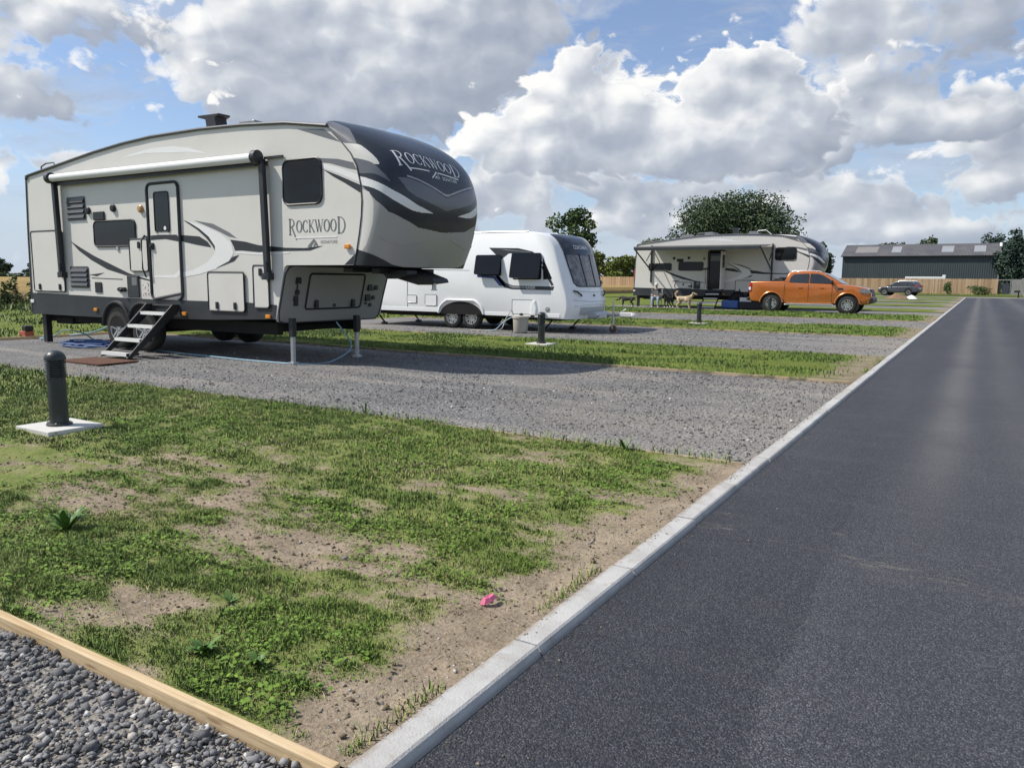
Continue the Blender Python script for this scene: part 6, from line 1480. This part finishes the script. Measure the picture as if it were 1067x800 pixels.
# facing -y (towards the road of the camera): pelvis at seat height
J = [(0, .05, .50, .13, .11), (0, .08, .66, .14, .10), (0, .10, .82, .155, .10), (0, .08, .95, .09, .07), (0, .05, 1.02, .048), (0, .02, 1.09, .062, .072), (0, .0, 1.17, .078, .092), (0, .015, 1.245, .052, .06)]
Bn = [(0, 1), (1, 2), (2, 3), (3, 4), (4, 5), (5, 6), (6, 7)]
for s in (-1, 1):
    i = len(J); J += [(s*.17, .09, .92, .06), (s*.24, .03, .75, .045), (s*.235, -.05, .64, .042), (s*.16, -.24, .66, .034), (s*.10, -.32, .68, .028), (s*.075, -.36, .685, .026, .016)]
    Bn += [(3, i), (i, i+1), (i+1, i+2), (i+2, i+3), (i+3, i+4), (i+4, i+5)]
    for f in range(4):
        q = len(J); x0 = s*.075+(f-1.5)*.017; J += [(x0, -.395, .69-.002*f, .009), (x0-s*.004, -.425+.005*abs(f-1.5), .678, .0085), (x0-s*.006, -.43+.006*abs(f-1.5), .655, .0075)]; Bn += [(i+5, q), (q, q+1), (q+1, q+2)]
    q = len(J); J += [(s*.045, -.345, .695, .010), (s*.03, -.37, .69, .0085)]; Bn += [(i+4, q), (q, q+1)]
    i = len(J); J += [(s*.10, -.02, .50, .095), (s*.13, -.26, .52, .078), (s*.15, -.45, .52, .062), (s*.15, -.47, .30, .052), (s*.15, -.44, .10, .040), (s*.15, -.46, .05, .042), (s*.155, -.56, .035, .04, .028), (s*.155, -.64, .03, .032, .02)]
    Bn += [(0, i)]+[(i+k, i+k+1) for k in range(7)]
skinned('body', J, Bn, M_skin, pr)
skinned('shirt', [(0, .05, .50, .145, .125), (0, .08, .66, .16, .118), (0, .10, .82, .175, .118), (0, .085, .945, .10, .082)]+[p for s in (-1, 1) for p in ((s*.17, .09, .92, .074), (s*.245, .03, .75, .058), (s*.245, -.03, .66, .056))], [(0, 1), (1, 2), (2, 3), (3, 4), (4, 5), (5, 6), (3, 7), (7, 8), (8, 9)], M_shirt, pr)
skinned('trousers', [(0, .05, .485, .135, .115)]+[p for s in (-1, 1) for p in ((s*.10, -.02, .50, .106), (s*.13, -.26, .52, .09), (s*.15, -.455, .52, .076), (s*.15, -.47, .30, .066), (s*.15, -.44, .10, .06))], [(0, 1), (1, 2), (2, 3), (3, 4), (4, 5), (0, 6), (6, 7), (7, 8), (8, 9), (9, 10)], M_jeans, pr)
b = MB(); b.lathe((0, .012, 1.205), (0, -.08, 1), [(0, .088), (.02, .094), (.06, .085), (.09, .05), (.10, .01)], 20)
b.grid(lambda u, v: ((u-.5)*.16, -.075-.085*v*(1-.9*(2*u-1)**2*.5), 1.215-.02*v-.02*(2*u-1)**2), 8, 4); b.build('cap', M_cap, pr, smooth=True, fix=False)
b = MB()
for s in (-1, 1): b.lathe((s*.031, -.078, 1.165), (0, -1, 0), [(0, .011), (.006, .009), (.009, .003)], 10)
b.build_each('eye', M_black, pr, smooth=True)
b = MB(); b.poly([(-.012, -.088, 1.155), (.012, -.088, 1.155), (0, -.118, 1.125)]); b.poly([(-.014, -.088, 1.12), (0, -.118, 1.125), (.014, -.088, 1.12)]); b.poly([(-.012, -.088, 1.155), (0, -.118, 1.125), (-.014, -.088, 1.12)]); b.poly([(.012, -.088, 1.155), (.014, -.088, 1.12), (0, -.118, 1.125)]); b.build('nose', M_skin, pr)
b = MB(); b.box((-.025, -.088, 1.088), (.025, -.076, 1.097)); b.build('mouth', mat('lips', lambda T, P, b: dict(color=T.mix(T.noise(P, 40), (.3, .1, .09), (.36, .14, .12))), rough=.5), pr)
b = MB()
for s in (-1, 1): b.lathe((s*.076, .01, 1.15), (s, .2, 0), [(0, .026), (.012, .024), (.018, .01)], 10)
b.build_each('ear', M_skin, pr, smooth=True)
skinned('hair', [(0, .05, 1.12, .06, .05), (0, .055, 1.19, .075, .06), (0, .02, 1.24, .07)], [(0, 1), (1, 2)], M_hair, pr, 1)
for s in (-1, 1): skinned('shoe', [(s*.15, -.43, .05, .052), (s*.155, -.54, .042, .05, .038), (s*.157, -.65, .034, .042, .03)], [(0, 1), (1, 2)], M_shoe, pr, 1)
mg = MB(); mg.poly([(-.16, -.44, .66), (.0, -.41, .70), (.0, -.50, .90), (-.16, -.54, .86)]); mg.poly([(.0, -.41, .70), (.16, -.44, .66), (.16, -.54, .86), (.0, -.50, .90)])
o = mg.build('magazine', mat('paper', lambda T, P, b: dict(color=T.mix(T.noise(P, 30, 3), (.35, .35, .36), (.62, .61, .6))), rough=.7), fix=False); o.location = pr.location; o.rotation_euler = (0, 0, .25); tag(o, 'open grey magazine in the hands of the seated person', 'magazine')
ch = empty('camping_chair', (PX_, PY_, 0), 'grey folding camping chair under the seated person', 'chair', rz=.25)
M_sling = mat('grey_sling', lambda T, P, b: dict(color=T.mix(T.noise(P, 50, 3), (.10, .11, .12), (.17, .18, .19))), rough=.85)
b = MB(); b.grid(lambda u, v: (-.25+.5*u, -.30+.50*v, .405-.05*math.sin(PI*u)-.02*v), 6, 4); b.build('seat', M_sling, ch, fix=False)
b = MB(); b.grid(lambda u, v: (-.25+.5*u, .22+.16*v+.03*math.sin(PI*u), .42+.50*v), 6, 4); b.build('backrest', M_sling, ch, fix=False)
b = MB()
for s in (-1, 1):
    bb = MB(); bb.cyl((s*.27, -.30, 0), (s*.27, .24, .44), .013, n=8); bb.build('leg', M_steel, ch); bb = MB(); bb.cyl((s*.275, .26, 0), (s*.275, -.28, .42), .013, n=8); bb.build('leg', M_steel, ch)
    bb = MB(); bb.cyl((s*.27, .2, .40), (s*.27, .40, .95), .013, n=8); bb.build('back_post', M_steel, ch); bb = MB(); bb.box((s*.27-.03, -.30, .60), (s*.27+.03, .22, .625)); bb.build('armrest', M_black, ch, bevel=.01); bb = MB(); bb.cyl((s*.27, -.26, .42), (s*.27, -.26, .60), .012, n=8); bb.build('arm_post', M_steel, ch)
# ------------------------------------------------------------------ dogs (x forward)
def m_dog(cols, sc, th):
    def fn(T, P, b):
        n = T.noise(P, sc, 4, .6); f = T.noise(P, 60, 3)
        c = T.ramp(n, [(max(0, th-.03), cols[0]), (th+.03, cols[1])]) if len(cols) > 1 else cols[0]
        return dict(color=T.mix(f*.35, c, T.mix(.5, c, (.3, .26, .2))), height=f, dist=.01)
    return mat('dog_coat', fn, rough=.9)
M_tan = m_dog([(.40, .29, .18), (.58, .45, .31)], 6, .5); M_bw = m_dog([(.018, .018, .02), (.02, .02, .022)], 5, .5); M_wht = mat('white_fur', lambda T, P, b: dict(color=T.mix(T.noise(P, 40), (.6, .58, .54), (.75, .73, .7))), rough=.9); M_brn = mat('brown_fur', lambda T, P, b: dict(color=T.mix(T.noise(P, 40), (.16, .08, .04), (.26, .14, .07))), rough=.9)
def dog(loc, rz, k, label, m_, head_m=None, shaggy=1., tail=(.0, .16), head=(0, 0), feet=None):
    root = empty('dog', loc, label, 'dog', rz=rz); hx, hz = head
    S_ = shaggy
    J = [(-.30, 0, .52, .105*S_, .12*S_), (-.12, 0, .52, .11*S_, .125*S_), (.08, 0, .50, .125*S_, .15*S_), (.26, 0, .53, .11*S_, .14*S_), (.36, 0, .63, .075*S_), (.43+hx*.6, 0, .72+hz*.6, .07*S_), (.50+hx, 0, .78+hz, .078), (.60+hx, 0, .75+hz, .05), (.68+hx, 0, .735+hz, .034)]
    B_ = [(k_, k_+1) for k_ in range(8)]
    for s in (-1, 1):
        i = len(J); J += [(.27, s*.085, .40, .062*S_), (.25, s*.09, .28, .042*S_), (.285, s*.09, .15, .032*S_), (.275, s*.09, .04, .03*S_), (.31, s*.09, .025, .03*S_, .022)]; B_ += [(3, i)]+[(i+q, i+q+1) for q in range(4)]
        i = len(J); J += [(-.28, s*.085, .42, .085*S_), (-.20, s*.09, .32, .06*S_), (-.36, s*.09, .20, .034*S_), (-.345, s*.09, .04, .03*S_), (-.305, s*.09, .025, .03*S_, .022)]; B_ += [(0, i)]+[(i+q, i+q+1) for q in range(4)]
    i = len(J); J += [(-.40, 0, .58, .04*S_), (-.48, 0, .60+tail[1]*.6, .04*S_), (-.50+tail[0], 0, .62+tail[1]*1.6, .05*S_), (-.40+tail[0], 0, .66+tail[1]*1.8, .035*S_)]; B_ += [(0, i), (i, i+1), (i+1, i+2), (i+2, i+3)]
    J = [tuple(c*k for c in j) for j in J]
    skinned('body', J, B_, m_, root, root=1)
    for s in (-1, 1):
        b = MB(); c = Vector(((.47+hx)*k, s*.06*k, (.83+hz)*k)); b.lathe(c, (-.1, s*.8, -.75), [(0, .03*k), (.04*k, .042*k), (.09*k, .032*k), (.12*k, .006*k)], 8); b.build('ear', head_m or m_, root, smooth=True)
        b = MB(); b.lathe(((.57+hx)*k, s*.035*k, (.80+hz)*k), (.7, s*.7, .2), [(0, .012*k), (.008*k, .009*k), (.011*k, .002*k)], 8); b.build('eye', M_black, root)
    b = MB(); b.lathe(((.69+hx)*k, 0, (.745+hz)*k), (1, 0, 0), [(0, .02*k), (.02*k, .018*k), (.028*k, .004*k)], 8); b.build('nose', M_black, root)
    if head_m:
        skinned('head_patch', [tuple(c*k for c in j) for j in ((.47+hx, 0, .775+hz, .084), (.58+hx, 0, .762+hz, .058), (.66+hx, 0, .742+hz, .039))], [(0, 1), (1, 2)], head_m, root, 1)
    if feet:
        for x_ in (.29, -.32):
            for s in (-1, 1): skinned('paw', [tuple(c*k for c in j) for j in ((x_-.02, s*.09, .12, .036), (x_+.0, s*.09, .035, .037), (x_+.03, s*.09, .026, .036, .026))], [(0, 1), (1, 2)], feet, root, 1)
    return root
dog((-12.75, 37.6, 0), .0, .98, 'tan shaggy dog standing side-on with its tail curled over its back', M_tan, shaggy=1.15, tail=(.06, .14))
dog((-13.75, 38.1, 0), math.radians(-100), .92, 'black dog with white chest standing between the seated person and the tan dog', M_bw, feet=M_wht)
dog((-16.0, 38.0, 0), math.radians(192), .86, 'black and white dog with a brown head lowered, at the far left of the group', M_bw, head_m=M_brn, head=(.06, -.32), feet=M_wht, tail=(.02, -.10))
